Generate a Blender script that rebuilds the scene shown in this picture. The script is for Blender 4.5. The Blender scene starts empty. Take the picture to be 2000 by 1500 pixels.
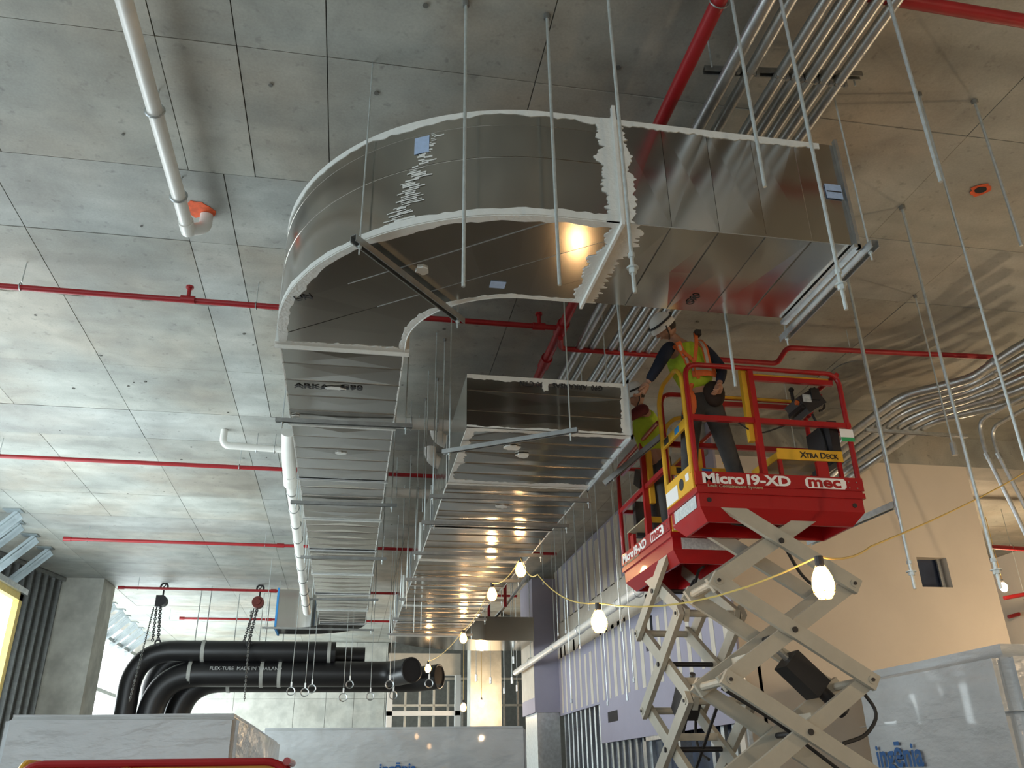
import bpy, bmesh, math, random
from mathutils import Vector, Matrix
random.seed(7)
PI = math.pi
S = bpy.context.scene
COL = S.collection

# ------------------------------------------------------------------ camera
CAM = Vector((0, 0, 1.6))
FP = 1651.13
MR = [Vector((0.98382116, -0.17841079, -0.01629473)),
      Vector((0.06117504, 0.42003756, -0.90544247)),
      Vector((0.16838511, 0.88979663, 0.42415612))]
cd = bpy.data.cameras.new('camera'); cam = bpy.data.objects.new('camera', cd); COL.objects.link(cam)
cm = Matrix((( MR[0].x, -MR[1].x, -MR[2].x, CAM.x), (MR[0].y, -MR[1].y, -MR[2].y, CAM.y),
             (MR[0].z, -MR[1].z, -MR[2].z, CAM.z), (0, 0, 0, 1)))
cam.matrix_world = cm
cd.sensor_width = 36; cd.lens = FP / 2000 * 36; cd.clip_end = 200; cd.clip_start = 0.05
S.camera = cam

def P(px, py, ax, v):
    """real point on the plane ax = v seen at a photo pixel (used to measure positions)"""
    d = MR[0] * ((px - 1000) / FP) + MR[1] * ((py - 750) / FP) + MR[2]
    k = 'xyz'.index(ax)
    return CAM + d * ((v - CAM[k]) / d[k])

# ------------------------------------------------------------------ world, exposure, large lights
w = bpy.data.worlds.new('world'); S.world = w; w.use_nodes = True
bg = w.node_tree.nodes['Background']; bg.inputs[0].default_value = (0.80, 0.93, 1.0, 1); bg.inputs[1].default_value = 1.75
S.view_settings.view_transform = 'Standard'; S.view_settings.look = 'None'
S.view_settings.gamma = 1; S.view_settings.use_curve_mapping = False
S.view_settings.exposure = 0.12

def area(name, loc, rot, sx, sy, e, col):
    l = bpy.data.lights.new(name, 'AREA'); l.shape = 'RECTANGLE'; l.size = sx; l.size_y = sy; l.energy = e; l.color = col
    o = bpy.data.objects.new(name, l); o.location = loc; o.rotation_euler = rot; COL.objects.link(o); return o
# daylight through the glazing of the left wall plus an added fill light behind the camera
area('daylight_left', (-6.05, 12.8, 2.7), (0, -PI/2 - 0.35, 0), 3.2, 9, 640, (0.80, 0.95, 1.0))
area('rear_fill', (-3.0, -5.5, 2.4), (PI/2 + 0.25, 0, 0), 8, 3.6, 70, (0.85, 0.95, 1.0))  # unseen fill, added to brighten the room from behind
area('daylight_far_left', (-6.5, 26, 2.8), (0, -PI/2 - .3, 0), 4.5, 7, 900, (0.82, 0.96, 1.0))

# ------------------------------------------------------------------ materials
def mat(name, col, rough=0.6, metal=0.0, var=0.0, vs=3.0, bump=0.0, bs=20.0, col2=None, rvar=0.0, objrand=0.0,
        emit=0.0, alpha=1.0, coat=0.0, detail=4.0, stretch=None, spec=None, bdist=.01):
    m = bpy.data.materials.new(name); m.use_nodes = True
    nt = m.node_tree; N = nt.nodes; L = nt.links; b = N['Principled BSDF']
    b.inputs['Base Color'].default_value = (*col, 1); b.inputs['Roughness'].default_value = rough
    b.inputs['Metallic'].default_value = metal
    if spec is not None: b.inputs['Specular IOR Level'].default_value = spec
    if coat: b.inputs['Coat Weight'].default_value = coat
    if emit:
        b.inputs['Emission Color'].default_value = (*col, 1); b.inputs['Emission Strength'].default_value = emit
    if alpha < 1: b.inputs['Alpha'].default_value = alpha
    if var or bump or rvar or objrand:
        g = N.new('ShaderNodeNewGeometry'); mp = N.new('ShaderNodeMapping'); L.new(g.outputs['Position'], mp.inputs[0])
        if stretch: mp.inputs['Scale'].default_value = stretch
    if var or objrand or rvar:
        n = N.new('ShaderNodeTexNoise'); n.inputs['Scale'].default_value = vs; n.inputs['Detail'].default_value = detail
        n.inputs['Roughness'].default_value = 0.6
        L.new(mp.outputs[0], n.inputs['Vector'])
    if var or objrand:
        c2 = col2 or tuple(c * 0.6 for c in col)
        mx = N.new('ShaderNodeMix'); mx.data_type = 'RGBA'
        mx.inputs[6].default_value = (*[min(1, c * (1 + (0 if col2 else var * .3))) for c in col], 1); mx.inputs[7].default_value = (*c2, 1)
        mr = N.new('ShaderNodeMapRange'); mr.interpolation_type = 'SMOOTHSTEP'; mr.inputs[1].default_value = 0.25; mr.inputs[2].default_value = 0.72; mr.inputs[3].default_value = 0; mr.inputs[4].default_value = max(var, 0.0)
        L.new(n.outputs['Fac'], mr.inputs[0]); L.new(mr.outputs[0], mx.inputs[0])
        last = mx.outputs[2]
        if objrand:
            oi = N.new('ShaderNodeObjectInfo'); h = N.new('ShaderNodeHueSaturation')
            r2 = N.new('ShaderNodeMapRange'); r2.inputs[3].default_value = 1 - objrand; r2.inputs[4].default_value = 1 + objrand
            L.new(oi.outputs['Random'], r2.inputs[0]); L.new(r2.outputs[0], h.inputs['Value']); L.new(last, h.inputs['Color']); last = h.outputs[0]
        L.new(last, b.inputs['Base Color'])
    if rvar:
        r3 = N.new('ShaderNodeMapRange'); r3.interpolation_type = 'SMOOTHSTEP'; r3.inputs[1].default_value = .15; r3.inputs[2].default_value = .85
        r3.inputs[3].default_value = max(0.05, rough - rvar); r3.inputs[4].default_value = rough + rvar
        L.new(n.outputs['Fac'], r3.inputs[0]); L.new(r3.outputs[0], b.inputs['Roughness'])
    if bump:
        nb = N.new('ShaderNodeTexNoise'); nb.inputs['Scale'].default_value = bs; nb.inputs['Detail'].default_value = 5
        L.new(mp.outputs[0], nb.inputs['Vector'])
        bp = N.new('ShaderNodeBump'); bp.inputs['Strength'].default_value = bump; bp.inputs['Distance'].default_value = bdist
        L.new(nb.outputs['Fac'], bp.inputs['Height']); L.new(bp.outputs[0], b.inputs['Normal'])
    return m

def concrete_mat(nm='formed_concrete', ca=(.42, .435, .395), cb=(.42, .39, .325)):
    m = bpy.data.materials.new(nm); m.use_nodes = True
    nt = m.node_tree; N = nt.nodes; L = nt.links; b = N['Principled BSDF']; b.inputs['Roughness'].default_value = 0.62
    g = N.new('ShaderNodeNewGeometry')
    def noise(sc, det, st=(1, 1, 1), dist=0.0):
        mp = N.new('ShaderNodeMapping'); mp.inputs['Scale'].default_value = st; L.new(g.outputs['Position'], mp.inputs[0])
        n = N.new('ShaderNodeTexNoise'); n.inputs['Scale'].default_value = sc; n.inputs['Detail'].default_value = det
        n.inputs['Distortion'].default_value = dist; L.new(mp.outputs[0], n.inputs['Vector']); return n.outputs['Fac']
    def rng(x, a, c, lo, hi):
        r = N.new('ShaderNodeMapRange'); r.inputs[1].default_value = a; r.inputs[2].default_value = c
        r.inputs[3].default_value = lo; r.inputs[4].default_value = hi; L.new(x, r.inputs[0]); return r.outputs[0]
    def mul(a, c):
        q = N.new('ShaderNodeMath'); q.operation = 'MULTIPLY'; L.new(a, q.inputs[0]); L.new(c, q.inputs[1]); return q.outputs[0]
    v = mul(rng(noise(0.5, 3), .3, .7, .72, 1.18), rng(noise(2.6, 6, (1, 1, 1), .6), .3, .72, 1.12, .80))
    v = mul(v, rng(noise(1.2, 5, (.35, 3.2, 1)), .35, .75, 1.05, .87))      # drawn-out form streaks
    v = mul(v, rng(noise(14, 4), .62, .80, 1.0, .62))                       # blotches
    v = mul(v, rng(noise(60, 2), .3, .7, 1.05, .93))
    oi = N.new('ShaderNodeObjectInfo'); v = mul(v, rng(oi.outputs['Random'], 0, 1, .90, 1.08))
    rp = N.new('ShaderNodeMix'); rp.data_type = 'RGBA'; rp.inputs[6].default_value = (*ca, 1); rp.inputs[7].default_value = (*cb, 1)
    L.new(rng(noise(.8, 3), .4, .65, 0, 1), rp.inputs[0])
    sc = N.new('ShaderNodeVectorMath'); sc.operation = 'SCALE'; L.new(rp.outputs[2], sc.inputs[0]); L.new(v, sc.inputs['Scale'])
    L.new(sc.outputs[0], b.inputs['Base Color'])
    bp = N.new('ShaderNodeBump'); bp.inputs['Strength'].default_value = .25; bp.inputs['Distance'].default_value = .01
    L.new(noise(9, 6), bp.inputs['Height']); L.new(bp.outputs[0], b.inputs['Normal'])
    return m

M = {}
M['ceil'] = concrete_mat()
M['ceil2'] = concrete_mat('bluish_form_strip', (.405, .425, .40), (.40, .395, .355))
M['joint'] = mat('dark_joint', (.13, .13, .115), .9, var=.5, vs=8)
M['conc'] = mat('column_concrete', (.50, .50, .45), .75, var=.7, vs=2, bump=.2, bs=12)
M['floor'] = mat('floor_concrete', (.21, .19, .165), .6, var=.5, vs=1.2)
M['galv'] = mat('galvanised_sheet', (.50, .48, .44), .165, 1.0, objrand=.07)
M['galvs'] = mat('galvanised_steel', (.60, .63, .64), .38, 1.0, var=.5, vs=14, rvar=.08)
M['galvd'] = mat('weathered_channel', (.34, .35, .34), .45, .9, var=.5, vs=10)
M['zinc'] = mat('zinc_rod', (.62, .68, .68), .42, .75, var=.4, vs=30)
M['mastic'] = mat('duct_sealant', (.70, .71, .67), .6, var=.35, vs=18, bump=.6, bs=40, col2=(.55, .56, .52))
M['redpipe'] = mat('red_pipe_paint', (.34, .012, .016), .42, var=.4, vs=8)
M['pvc'] = mat('white_pvc', (.80, .79, .74), .35, var=.2, vs=5)
M['black'] = mat('black_insulation', (.012, .012, .013), .38, var=.3, vs=4)
M['brownred'] = mat('worn_red_paint', (.16, .03, .02), .6, var=.5, vs=20)
M['strap'] = mat('grey_strap', (.42, .43, .40), .6, var=.4, vs=8)
M['kick'] = mat('dull_galvanised_brace', (.40, .45, .46), .5, .7, var=.4, vs=6)
M['blackm'] = mat('black_metal', (.018, .018, .02), .5)
M['rubber'] = mat('black_rubber', (.02, .02, .02), .6)
M['lred'] = mat('lift_red_paint', (.36, .006, .009), .33, var=.15, vs=6, coat=.3)
M['lyel'] = mat('lift_yellow_paint', (.75, .42, .03), .42, var=.25, vs=9)
M['arm'] = mat('scissor_arm_paint', (.43, .41, .34), .42, var=.25, vs=7)
M['white'] = mat('white_print', (.85, .85, .83), .5)
M['sticker'] = mat('pale_sticker', (.66, .72, .72), .5, var=.8, vs=45, col2=(.35, .42, .45))
M['blue'] = mat('blue_label', (.36, .47, .66), .5, var=.3, vs=40)
M['bluet'] = mat('blue_tape', (.03, .25, .60), .5)
M['green'] = mat('green_print', (.03, .35, .12), .5)
M['ink'] = mat('black_ink', (.02, .02, .02), .7)
M['purple'] = mat('purple_drywall', (.36, .35, .44), .8, var=.15, vs=2, bump=.05)
M['comp'] = mat('joint_compound', (.62, .58, .50), .8, var=.25, vs=6)
M['beige'] = mat('taped_wall', (.74, .67, .57), .75, var=.15, vs=1.5)
M['wrap'] = mat('shrink_wrap', (.52, .55, .56), .26, var=.3, vs=1.6, bump=.8, bs=1.7, stretch=(1, 1, 2.2), coat=.3, bdist=.06)
M['ply'] = mat('yellow_wood', (.80, .62, .22), .6, var=.3, vs=10)
M['orange'] = mat('orange_paint', (.80, .12, .03), .7, var=.6, vs=22)
M['glassd'] = mat('dark_glass', (.03, .04, .07), .12, var=.5, vs=2, col2=(.08, .11, .18))
M['vest'] = mat('lime_vest', (.42, .58, .03), .75, var=.3, vs=25)
M['vorange'] = mat('orange_trim', (.62, .13, .03), .7, var=.2, vs=30)
M['refl'] = mat('grey_reflective_tape', (.42, .40, .36), .45)
M['navy'] = mat('navy_sleeve', (.010, .016, .035), .85, var=.3, vs=20)
M['maroon'] = mat('maroon_sleeve', (.10, .008, .010), .85)
M['trous'] = mat('grey_work_trousers', (.045, .043, .040), .85, var=.5, vs=15)
M['brown'] = mat('brown_pouch', (.03, .018, .012), .85)
M['skin'] = mat('skin', (.42, .23, .15), .55)
M['helmet'] = mat('white_helmet', (.75, .75, .72), .3)
M['hair'] = mat('dark_hair', (.02, .014, .01), .7)
M['boot'] = mat('dark_boot', (.02, .018, .016), .6)
M['dust'] = mat('dusty_yellow_plate', (.55, .44, .22), .7, var=.8, vs=9, col2=(.40, .36, .30))
M['wire'] = mat('yellow_cord', (.75, .55, .16), .5)
M['bulb'] = mat('glowing_bulb', (1.0, .60, .28), .4, emit=60)
M['bulb2'] = mat('glowing_bulb_strong', (1.0, .72, .44), .4, emit=750)
M['cage'] = mat('lamp_cage', (.75, .62, .30), .5)
M['sky'] = mat('bright_sheeting', (.93, .97, 1.0), .5, emit=2.2)
M['dark'] = mat('dark_hole_shade', (.015, .016, .02), .8)  # near-black colour stands in for the shade inside holes and openings

# ------------------------------------------------------------------ mesh builder
ORG = {}
class MB:
    def __init__(s): s.v = []; s.f = []
    def add(s, vs, fs):
        b = len(s.v); s.v += [tuple(v) for v in vs]; s.f += [[b + i for i in f] for f in fs]; return s
    def box(s, x0, y0, z0, x1, y1, z1):
        vs = [(x, y, z) for x in (x0, x1) for y in (y0, y1) for z in (z0, z1)]
        return s.add(vs, [(0,1,3,2),(4,6,7,5),(0,4,5,1),(2,3,7,6),(0,2,6,4),(1,5,7,3)])
    def bar(s, a, b, wd, ht, up=(0, 0, 1)):
        a = Vector(a); b = Vector(b); d = (b - a).normalized(); up = Vector(up)
        sd = d.cross(up)
        if sd.length < 1e-3: sd = d.cross(Vector((0, 1, 0)))
        sd.normalize(); u = sd.cross(d)
        vs = [q + sd * (i * wd / 2) + u * (j * ht / 2) for q in (a, b) for i in (-1, 1) for j in (-1, 1)]
        return s.add(vs, [(0,1,3,2),(4,6,7,5),(0,4,5,1),(2,3,7,6),(0,2,6,4),(1,5,7,3)])
    def channel(s, a, b, wd, ht, t=.004, up=(0, 0, 1), lip=.008):
        """C channel, open to +up"""
        a = Vector(a); b = Vector(b); d = (b - a).normalized(); up = Vector(up)
        sd = d.cross(up).normalized(); u = sd.cross(d)
        prof = [(-wd/2+lip, ht/2), (-wd/2, ht/2), (-wd/2, -ht/2), (wd/2, -ht/2), (wd/2, ht/2), (wd/2-lip, ht/2),
                (wd/2-lip, ht/2-t), (wd/2-t, ht/2-t), (wd/2-t, -ht/2+t), (-wd/2+t, -ht/2+t), (-wd/2+t, ht/2-t), (-wd/2+lip, ht/2-t)]
        n = len(prof); vs = [q + sd * p[0] + u * p[1] for q in (a, b) for p in prof]
        fs = [(i, (i+1) % n, n + (i+1) % n, n + i) for i in range(n)]
        for o in (0, n): fs += [(o, o+1, o+10, o+11), (o+1, o+2, o+9, o+10), (o+2, o+3, o+8, o+9), (o+3, o+4, o+7, o+8), (o+4, o+5, o+6, o+7)]
        return s.add(vs, fs)
    def tube(s, pts, r, n=10, caps=True, closed=False):
        pts = [Vector(p) for p in pts]; k = len(pts)
        rs = r if isinstance(r, (list, tuple)) else [r] * k
        vs = []; prev = None
        for i, p in enumerate(pts):
            if closed: d = pts[(i+1) % k] - pts[i-1]
            elif i == 0: d = pts[1] - p
            elif i == k-1: d = p - pts[-2]
            else: d = (pts[i+1] - p).normalized() + (p - pts[i-1]).normalized()
            if d.length < 1e-9: d = Vector((0, 0, 1))
            d.normalize()
            if prev is None:
                u = d.cross(Vector((0, 0, 1)))
                if u.length < .05: u = d.cross(Vector((0, 1, 0)))
            else: u = prev - d * prev.dot(d)
            u.normalize(); prev = u; w2 = d.cross(u)
            for j in range(n):
                a = 2 * PI * (j + .5) / n; vs.append(p + (u * math.cos(a) + w2 * math.sin(a)) * rs[i])
        fs = []
        for i in range(k if closed else k-1):
            for j in range(n):
                i2 = (i+1) % k
                fs.append((i*n+j, i*n+(j+1) % n, i2*n+(j+1) % n, i2*n+j))
        if caps and not closed: fs += [tuple(range(n))[::-1], tuple((k-1)*n+j for j in range(n))]
        return s.add(vs, fs)
    def prism(s, poly, z0, z1, T=None):
        n = len(poly); vs = [Vector((x, y, z)) for z in (z0, z1) for x, y in poly]
        if T: vs = [T @ v for v in vs]
        return s.add(vs, [tuple(range(n))[::-1], tuple(range(n, 2*n))] + [(i, (i+1) % n, n+(i+1) % n, n+i) for i in range(n)])
    def ball(s, c, r, nu=12, nv=8, T=None):
        c = Vector(c); r = r if isinstance(r, tuple) else (r, r, r); vs = []; fs = []
        for i in range(nv+1):
            th = PI*i/nv
            for j in range(nu):
                ph = 2*PI*j/nu; v = Vector((r[0]*math.sin(th)*math.cos(ph), r[1]*math.sin(th)*math.sin(ph), r[2]*math.cos(th)))
                vs.append(c + (T @ v if T else v))
        for i in range(nv):
            for j in range(nu): fs.append((i*nu+j, i*nu+(j+1) % nu, (i+1)*nu+(j+1) % nu, (i+1)*nu+j))
        return s.add(vs, fs)
    def build(s, name, m, parent=None, label=None, smooth=35, stuff=False):
        me = bpy.data.meshes.new(name)
        off = Vector((0, 0, 0)); p = parent
        while p is not None and p.parent is not None: p = p.parent
        if p is not None: off = ORG.get(p.name, Vector((0, 0, 0)))
        me.from_pydata([tuple(Vector(v) - off) for v in s.v], [], s.f); me.validate(); me.update()
        bm = bmesh.new(); bm.from_mesh(me); bmesh.ops.recalc_face_normals(bm, faces=bm.faces); bm.to_mesh(me); bm.free()
        if smooth:
            me.polygons.foreach_set('use_smooth', [True] * len(me.polygons)); me.set_sharp_from_angle(angle=math.radians(smooth))
        me.materials.append(M[m] if isinstance(m, str) else m)
        o = bpy.data.objects.new(name, me); COL.objects.link(o); o.parent = parent
        if label: o['label'] = label
        if stuff: o['kind'] = 'stuff'
        return o

def thing(name, label, cat, loc=(0, 0, 0), group=None, local=False, rotz=0):
    o = bpy.data.objects.new(name, None); COL.objects.link(o); o.location = loc; o.rotation_euler = (0, 0, rotz)
    o.empty_display_size = .1
    o['label'] = label; o['category'] = cat
    if group: o['group'] = group
    ORG[o.name] = Vector((0, 0, 0)) if local else Vector(loc)
    return o
def tag(o, label, cat, group=None):
    o['label'] = label; o['category'] = cat
    if group: o['group'] = group
    return o
def struct(o): o['kind'] = 'structure'; return o
def sname(name, loc=(0, 0, 0)):
    o = bpy.data.objects.new(name, None); COL.objects.link(o); o.location = loc; o['kind'] = 'structure'
    ORG[o.name] = Vector(loc); return o
def box(*a): return MB().box(*a)
def arc(c, r, a0, a1, n, ux=(1, 0, 0), uy=(0, 1, 0)):
    c = Vector(c); ux = Vector(ux); uy = Vector(uy)
    return [c + ux * (r*math.cos(math.radians(a0+(a1-a0)*i/n))) + uy * (r*math.sin(math.radians(a0+(a1-a0)*i/n))) for i in range(n+1)]
def bend(pts, r, n=6):
    """polyline with rounded corners"""
    pts = [Vector(p) for p in pts]; out = [pts[0]]
    for i in range(1, len(pts)-1):
        a, b, c = pts[i-1], pts[i], pts[i+1]; d1 = (a-b); d2 = (c-b)
        rr = min(r, d1.length*.45, d2.length*.45); p1 = b + d1.normalized()*rr; p2 = b + d2.normalized()*rr
        for k in range(n+1):
            t = k/n; out.append(p1*(1-t)**2 + b*2*t*(1-t) + p2*t*t)
    return out + [pts[-1]]
def text(s, size, T, m, parent, name='lettering', ext=.0015, bold=0.0, sx=1.0, mirror=False, label=None):
    c = bpy.data.curves.new('t', 'FONT'); c.body = s; c.size = size; c.extrude = ext; c.offset = bold; c.align_x = 'LEFT'; c.resolution_u = 3
    o = bpy.data.objects.new('t', c); COL.objects.link(o)
    dg = bpy.context.evaluated_depsgraph_get(); me = bpy.data.meshes.new_from_object(o.evaluated_get(dg))
    bpy.data.objects.remove(o); bpy.data.curves.remove(c)
    k = MB(); k.v = [tuple(T @ Vector((v.co.x*sx*(-1 if mirror else 1), v.co.y, v.co.z))) for v in me.vertices]
    k.f = [list(p.vertices) for p in me.polygons]; bpy.data.meshes.remove(me)
    return k.build(name, m, parent, label, smooth=0)
def frame(o, ux, uy):
    """matrix taking text x,y to world directions ux,uy at origin o"""
    ux = Vector(ux).normalized(); uy = Vector(uy).normalized(); uz = ux.cross(uy)
    return Matrix(((ux.x, uy.x, uz.x, o[0]), (ux.y, uy.y, uz.y, o[1]), (ux.z, uy.z, uz.z, o[2]), (0, 0, 0, 1)))

ZC = 5.9          # ceiling
# ------------------------------------------------------------------ structure
struct(box(-9, -7, -.1, 17, 33, 0).build('floor', 'floor', smooth=0))
ce = sname('ceiling', (0, 0, ZC))
box(-8.2, -7, ZC+.035, 17, 33, ZC+.3).build('slab', 'joint', ce, smooth=0)
ys = [-4.28, -3.3]
y = -3.3 - .98
rows = []
b0 = .64 - 4.92
while b0 < 30:
    rows += [(b0, b0+.98), (b0+.98, b0+.98+2.62), (b0+.98+2.62, b0+4.92)]
    b0 += 4.92
G = .0035
random.seed(3)
npan = 0
for ri, (ya, yb) in enumerate(rows):
    if yb < -1.5: xs = [-8.1, 16.9]
    elif ya < 7:
        offx = -1.46 if yb < 6 else -1.6
        xs = [-8.1, offx-4*1.33, offx-3*1.33, offx-2*1.33, offx-1.33, offx, offx+(.5 if ri % 3 else 1.07), -.39 if yb < 6 else -.1, 1.0, 2.3, 4.3, 6.9, 10.2, 13.5, 16.9]
        if yb > 6: xs = [-8.1, -6.93, -5.6, -4.27, -2.93, -1.6, -1.2, .1, 1.4, 2.7, 5.3, 8, 11, 14, 16.9]
    elif ya < 16: xs = [-8.1, -6.93, -5.6, -4.27, -2.93, -1.6, -1.2, .1, 1.4, 2.7, 4.16, 6.8, 9.6, 12.4, 16.9] if ri % 3 else [-8.1, -5.6, -2.93, -1.6, 1.4, 4.16, 8.6, 16.9]
    else: xs = [-8.1, -5.6, -2.93, -1.6, .9, 4.16, 8.6, 16.9]
    for a, b in zip(xs, xs[1:]):
        if b - a < .1: continue
        lip = random.uniform(0, .006)
        box(a+G, ya+G, ZC+lip, b-G, yb-G, ZC+.04).build('panel', 'ceil2' if ri % 3 == 0 or b-a < .45 else 'ceil', ce, smooth=0); npan += 1
# cold pour seam, embedded anchors, orange marks on the soffit
k = MB(); pts = []
for i in range(60):
    pts.append((-3.6 + i*.05, 7.62 + .035*math.sin(i*.5)+random.uniform(-.01, .01), ZC-.001))
k.tube(pts, .009, 5); k.build('pour_ridge', 'ceil', ce, stuff=True)
k = MB()
for i in range(90):
    x = random.uniform(-7, 4); yy = random.uniform(2, 16); k.tube([(x, yy, ZC), (x, yy, ZC+.004-.008)], random.uniform(.008, .02), 7)
k.build('anchor_plug', 'joint', ce, stuff=True)
for px, py, r in ((392, 410, .12), (1915, 370, .085)):
    q = P(px, py, 'z', ZC)
    k = MB(); poly = [(q.x + r*random.uniform(.75, 1.15)*math.cos(t*PI/9), q.y + r*random.uniform(.75, 1.15)*math.sin(t*PI/9)) for t in range(18)]
    k.prism(poly, ZC-.004, ZC+.001); k.build('sprayed_ring', 'orange', ce, label='orange spray paint ring')
    if px > 1000:
        k = MB(); k.prism([(q.x+.05*math.cos(t*PI/6), q.y+.04*math.sin(t*PI/6)) for t in range(12)], ZC-.007, ZC+.001); k.build('sleeve_hole', 'dark', ce)
q = P(1655, 722, 'z', ZC); k = MB(); k.prism([(q.x+.17*math.cos(t*PI/12), q.y+.24*math.sin(t*PI/12)) for t in range(24)], ZC-.012, ZC+.001); k.build('cast_disc', 'galvd', ce, label='round grey plate cast in the soffit')

# right partition wall (runs away from the camera) : board on steel studs
WX = 4.5
wr = sname('wall_right', (WX, 9.9, 0))
yb_ = [9.75, 10.9, 12.1, 13.3, 14.5, 15.72, 16.9, 18.1, 18.9]
zr = [2.82, 4.0, 5.2, ZC]
for a, b in zip(yb_, yb_[1:]):
    for c, d in zip(zr, zr[1:]):
        if (a, c) == (12.1, 2.82):
            k = MB(); k.box(WX, a, c, WX+.03, 12.62, d-.003); k.box(WX, 12.62, 3.86, WX+.03, b-.003, d-.003); k.box(WX, 12.62, c, WX+.03, b-.003, 3.36); k.box(WX, 13.0, 3.36, WX+.03, b-.003, 3.86)
        else: k = box(WX, a, c, WX+.03, b-.003, d-.003)
        k.build('wallboard', 'purple', wr, smooth=0)
box(WX+.08, 12.5, 3.3, WX+.1, 13.1, 3.9).build('opening_back', 'dark', wr, smooth=0)
box(WX-.03, 9.75, 2.16, WX, 15.7, 2.85).build('wallboard', 'purple', wr, smooth=0, label='lower band of wallboard standing proud')
k = box(WX-.034, 14.62, 2.47, WX-.029, 15.2, 2.64); k.build('opening', 'dark', wr, smooth=0, label='small dark duct opening')
# joint compound bands
yy = 9.95
while yy < 18.8:
    wdt = random.choice([.10, .13, .16]) ; zl = 2.86; zh = random.choice([4.05, 4.0, 3.8, 4.2])
    box(WX-.004, yy, zl, WX+.001, yy+wdt, zh).build('compound_band', 'comp', wr, smooth=0)
    yy += random.choice([.40, .41, .34])
box(WX-.004, 9.75, 3.98, WX+.001, 18.9, 4.72).build('compound_band', 'comp', wr, smooth=0)
yy = 10.1
while yy < 18.8:
    if 12.0 < yy < 13.5: box(WX-.004, yy, 4.7, WX+.001, yy+.4, ZC).build('compound_band', 'comp', wr, smooth=0)
    else: box(WX-.004, yy, 4.7, WX+.001, yy+.27, random.choice([5.75, 5.85, ZC])).build('compound_band', 'comp', wr, smooth=0)
    yy += .43
# studs below the boards
yy = 9.9
while yy < 18.9:
    if not 11.2 < yy < 13.2 or yy > 13.2:
        k = MB().channel((WX+.08, yy, 0), (WX+.08, yy, 2.9), .05, .1, .004, up=(0, 1, 0)); k.build('stud', 'galvs', wr, smooth=0)
    yy += .34
box(WX+.3, 9.9, 0, WX+.34, 18.9, 3).build('far_side_board', 'glassd', wr, smooth=0)
k = MB(); k.box(WX-.02, 11.85, 0, WX+.14, 11.93, 2.5); k.box(WX-.02, 13.3, 0, WX+.14, 13.38, 2.5); k.box(WX-.02, 11.85, 2.1, WX+.14, 13.38, 2.2)
struct(k.build('door_1', 'galvs', smooth=0))
# pilaster at the far end of the partition
tp = sname('trim_1', (4.2, 19.5, 0))
box(3.95, 18.9, 2.9, 4.5, 20.3, ZC-.15).build('boxed_face', 'purple', tp, smooth=0)
box(4.0, 18.95, 0, 4.5, 20.2, 2.9).build('steel_lining', 'galvs', tp, smooth=0)
box(3.946, 18.9, 3.2, 3.951, 20.3, 4.6).build('compound_band', 'comp', tp, smooth=0)
# beam and plain taped wall facing the camera
struct(box(4.0, 9.9, 5.47, 9.6, 10.4, ZC+.02).build('trim_2', 'ceil', smooth=0))
wb = sname('wall_front_right', (6.5, 9.9, 0))
k = MB(); X0, X1, H0, H1 = 7.24, 7.68, 3.78, 4.17
k.box(4.53, 9.9, 0, X0, 10.05, 5.47); k.box(X1, 9.9, 0, 8.32, 10.05, 5.47); k.box(X0, 9.9, 0, X1, 10.05, H0); k.box(X0, 9.9, H1, X1, 10.05, 5.47)
k.build('board_face', 'beige', wb, smooth=0)
wn = sname('window_1', (7.4, 9.98, 3.8))
box(X0, 10.04, H0, X1, 10.05, H1).build('pane', 'glassd', wn, smooth=0)
k = MB(); k.bar((X0+.01, 9.98, H0), (X0+.01, 9.98, H1), .02, .1, (0, 1, 0)); k.bar((X1-.06, 10.0, H0), (X1-.06, 10.0, H1), .05, .03, (0, 1, 0)); k.build('window_frame', 'galvs', wn, smooth=0)
# far walls
wf = sname('wall_back', (0, 27, 0))
for i, (a, b) in enumerate(zip([-8, -6, -3.6, -1.7, -.7, .2, 1.2], [-6, -3.6, -1.7, -.7, .2, 1.2, 1.25])):
    for c, d in ((0, 2.9), (2.9, 4.1), (4.1, ZC)): box(a+.006, 30, c+.006, b-.006, 30.2, d-.006).build('formed_panel', 'conc', wf, smooth=0)
box(-8, 30.1, 0, 17, 30.3, ZC).build('core', 'joint', wf, smooth=0)
box(8.3, 20, 0, 17, 20.2, ZC).build('side_hall_wall', 'conc', wf, smooth=0)
wfr = sname('wall_stud_far', (3, 25, 0))
for x in [1.25+.42*i for i in range(10)]:
    MB().channel((x, 26.6, 0), (x, 26.6, 4.3), .06, .1, .006, up=(0, 1, 0)).build('stud', 'galvs' if x > 3 else 'comp', wfr, smooth=0)
for z in (2.2, 3.6, 4.35): box(1.2, 26.55, z, 5.3, 26.65, z+.06).build('track', 'comp', wfr, smooth=0)
for x in (1.1, 3.05): box(x, 25.8, 0, x+.16, 26.0, 4.4).build('white_post', 'white', wfr, smooth=0)
box(1.1, 25.8, 3.3, 3.2, 25.95, 3.42).build('white_rail', 'white', wfr, smooth=0)
box(1.1, 25.8, 4.4, 3.2, 26.0, 5.0).build('header_board', 'comp', wfr, smooth=0)
struct(box(3.25, 24, 0, 4.1, 24.7, ZC).build('trim_3', 'conc', smooth=0))
struct(box(14, -6, 0, 14.2, 27, ZC).build('wall_far_right', 'beige', smooth=0))
struct(box(-1.5, -7, 0, 14, -6.8, ZC).build('wall_rear_light_block', 'beige', smooth=0))  # unseen wall, added to cut the light coming in from behind
# concrete column on the left
o = box(-6.5, 20.6, 0, -5.6, 21.6, ZC); o = o.build('trim_4', 'conc', smooth=0); struct(o)

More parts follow.
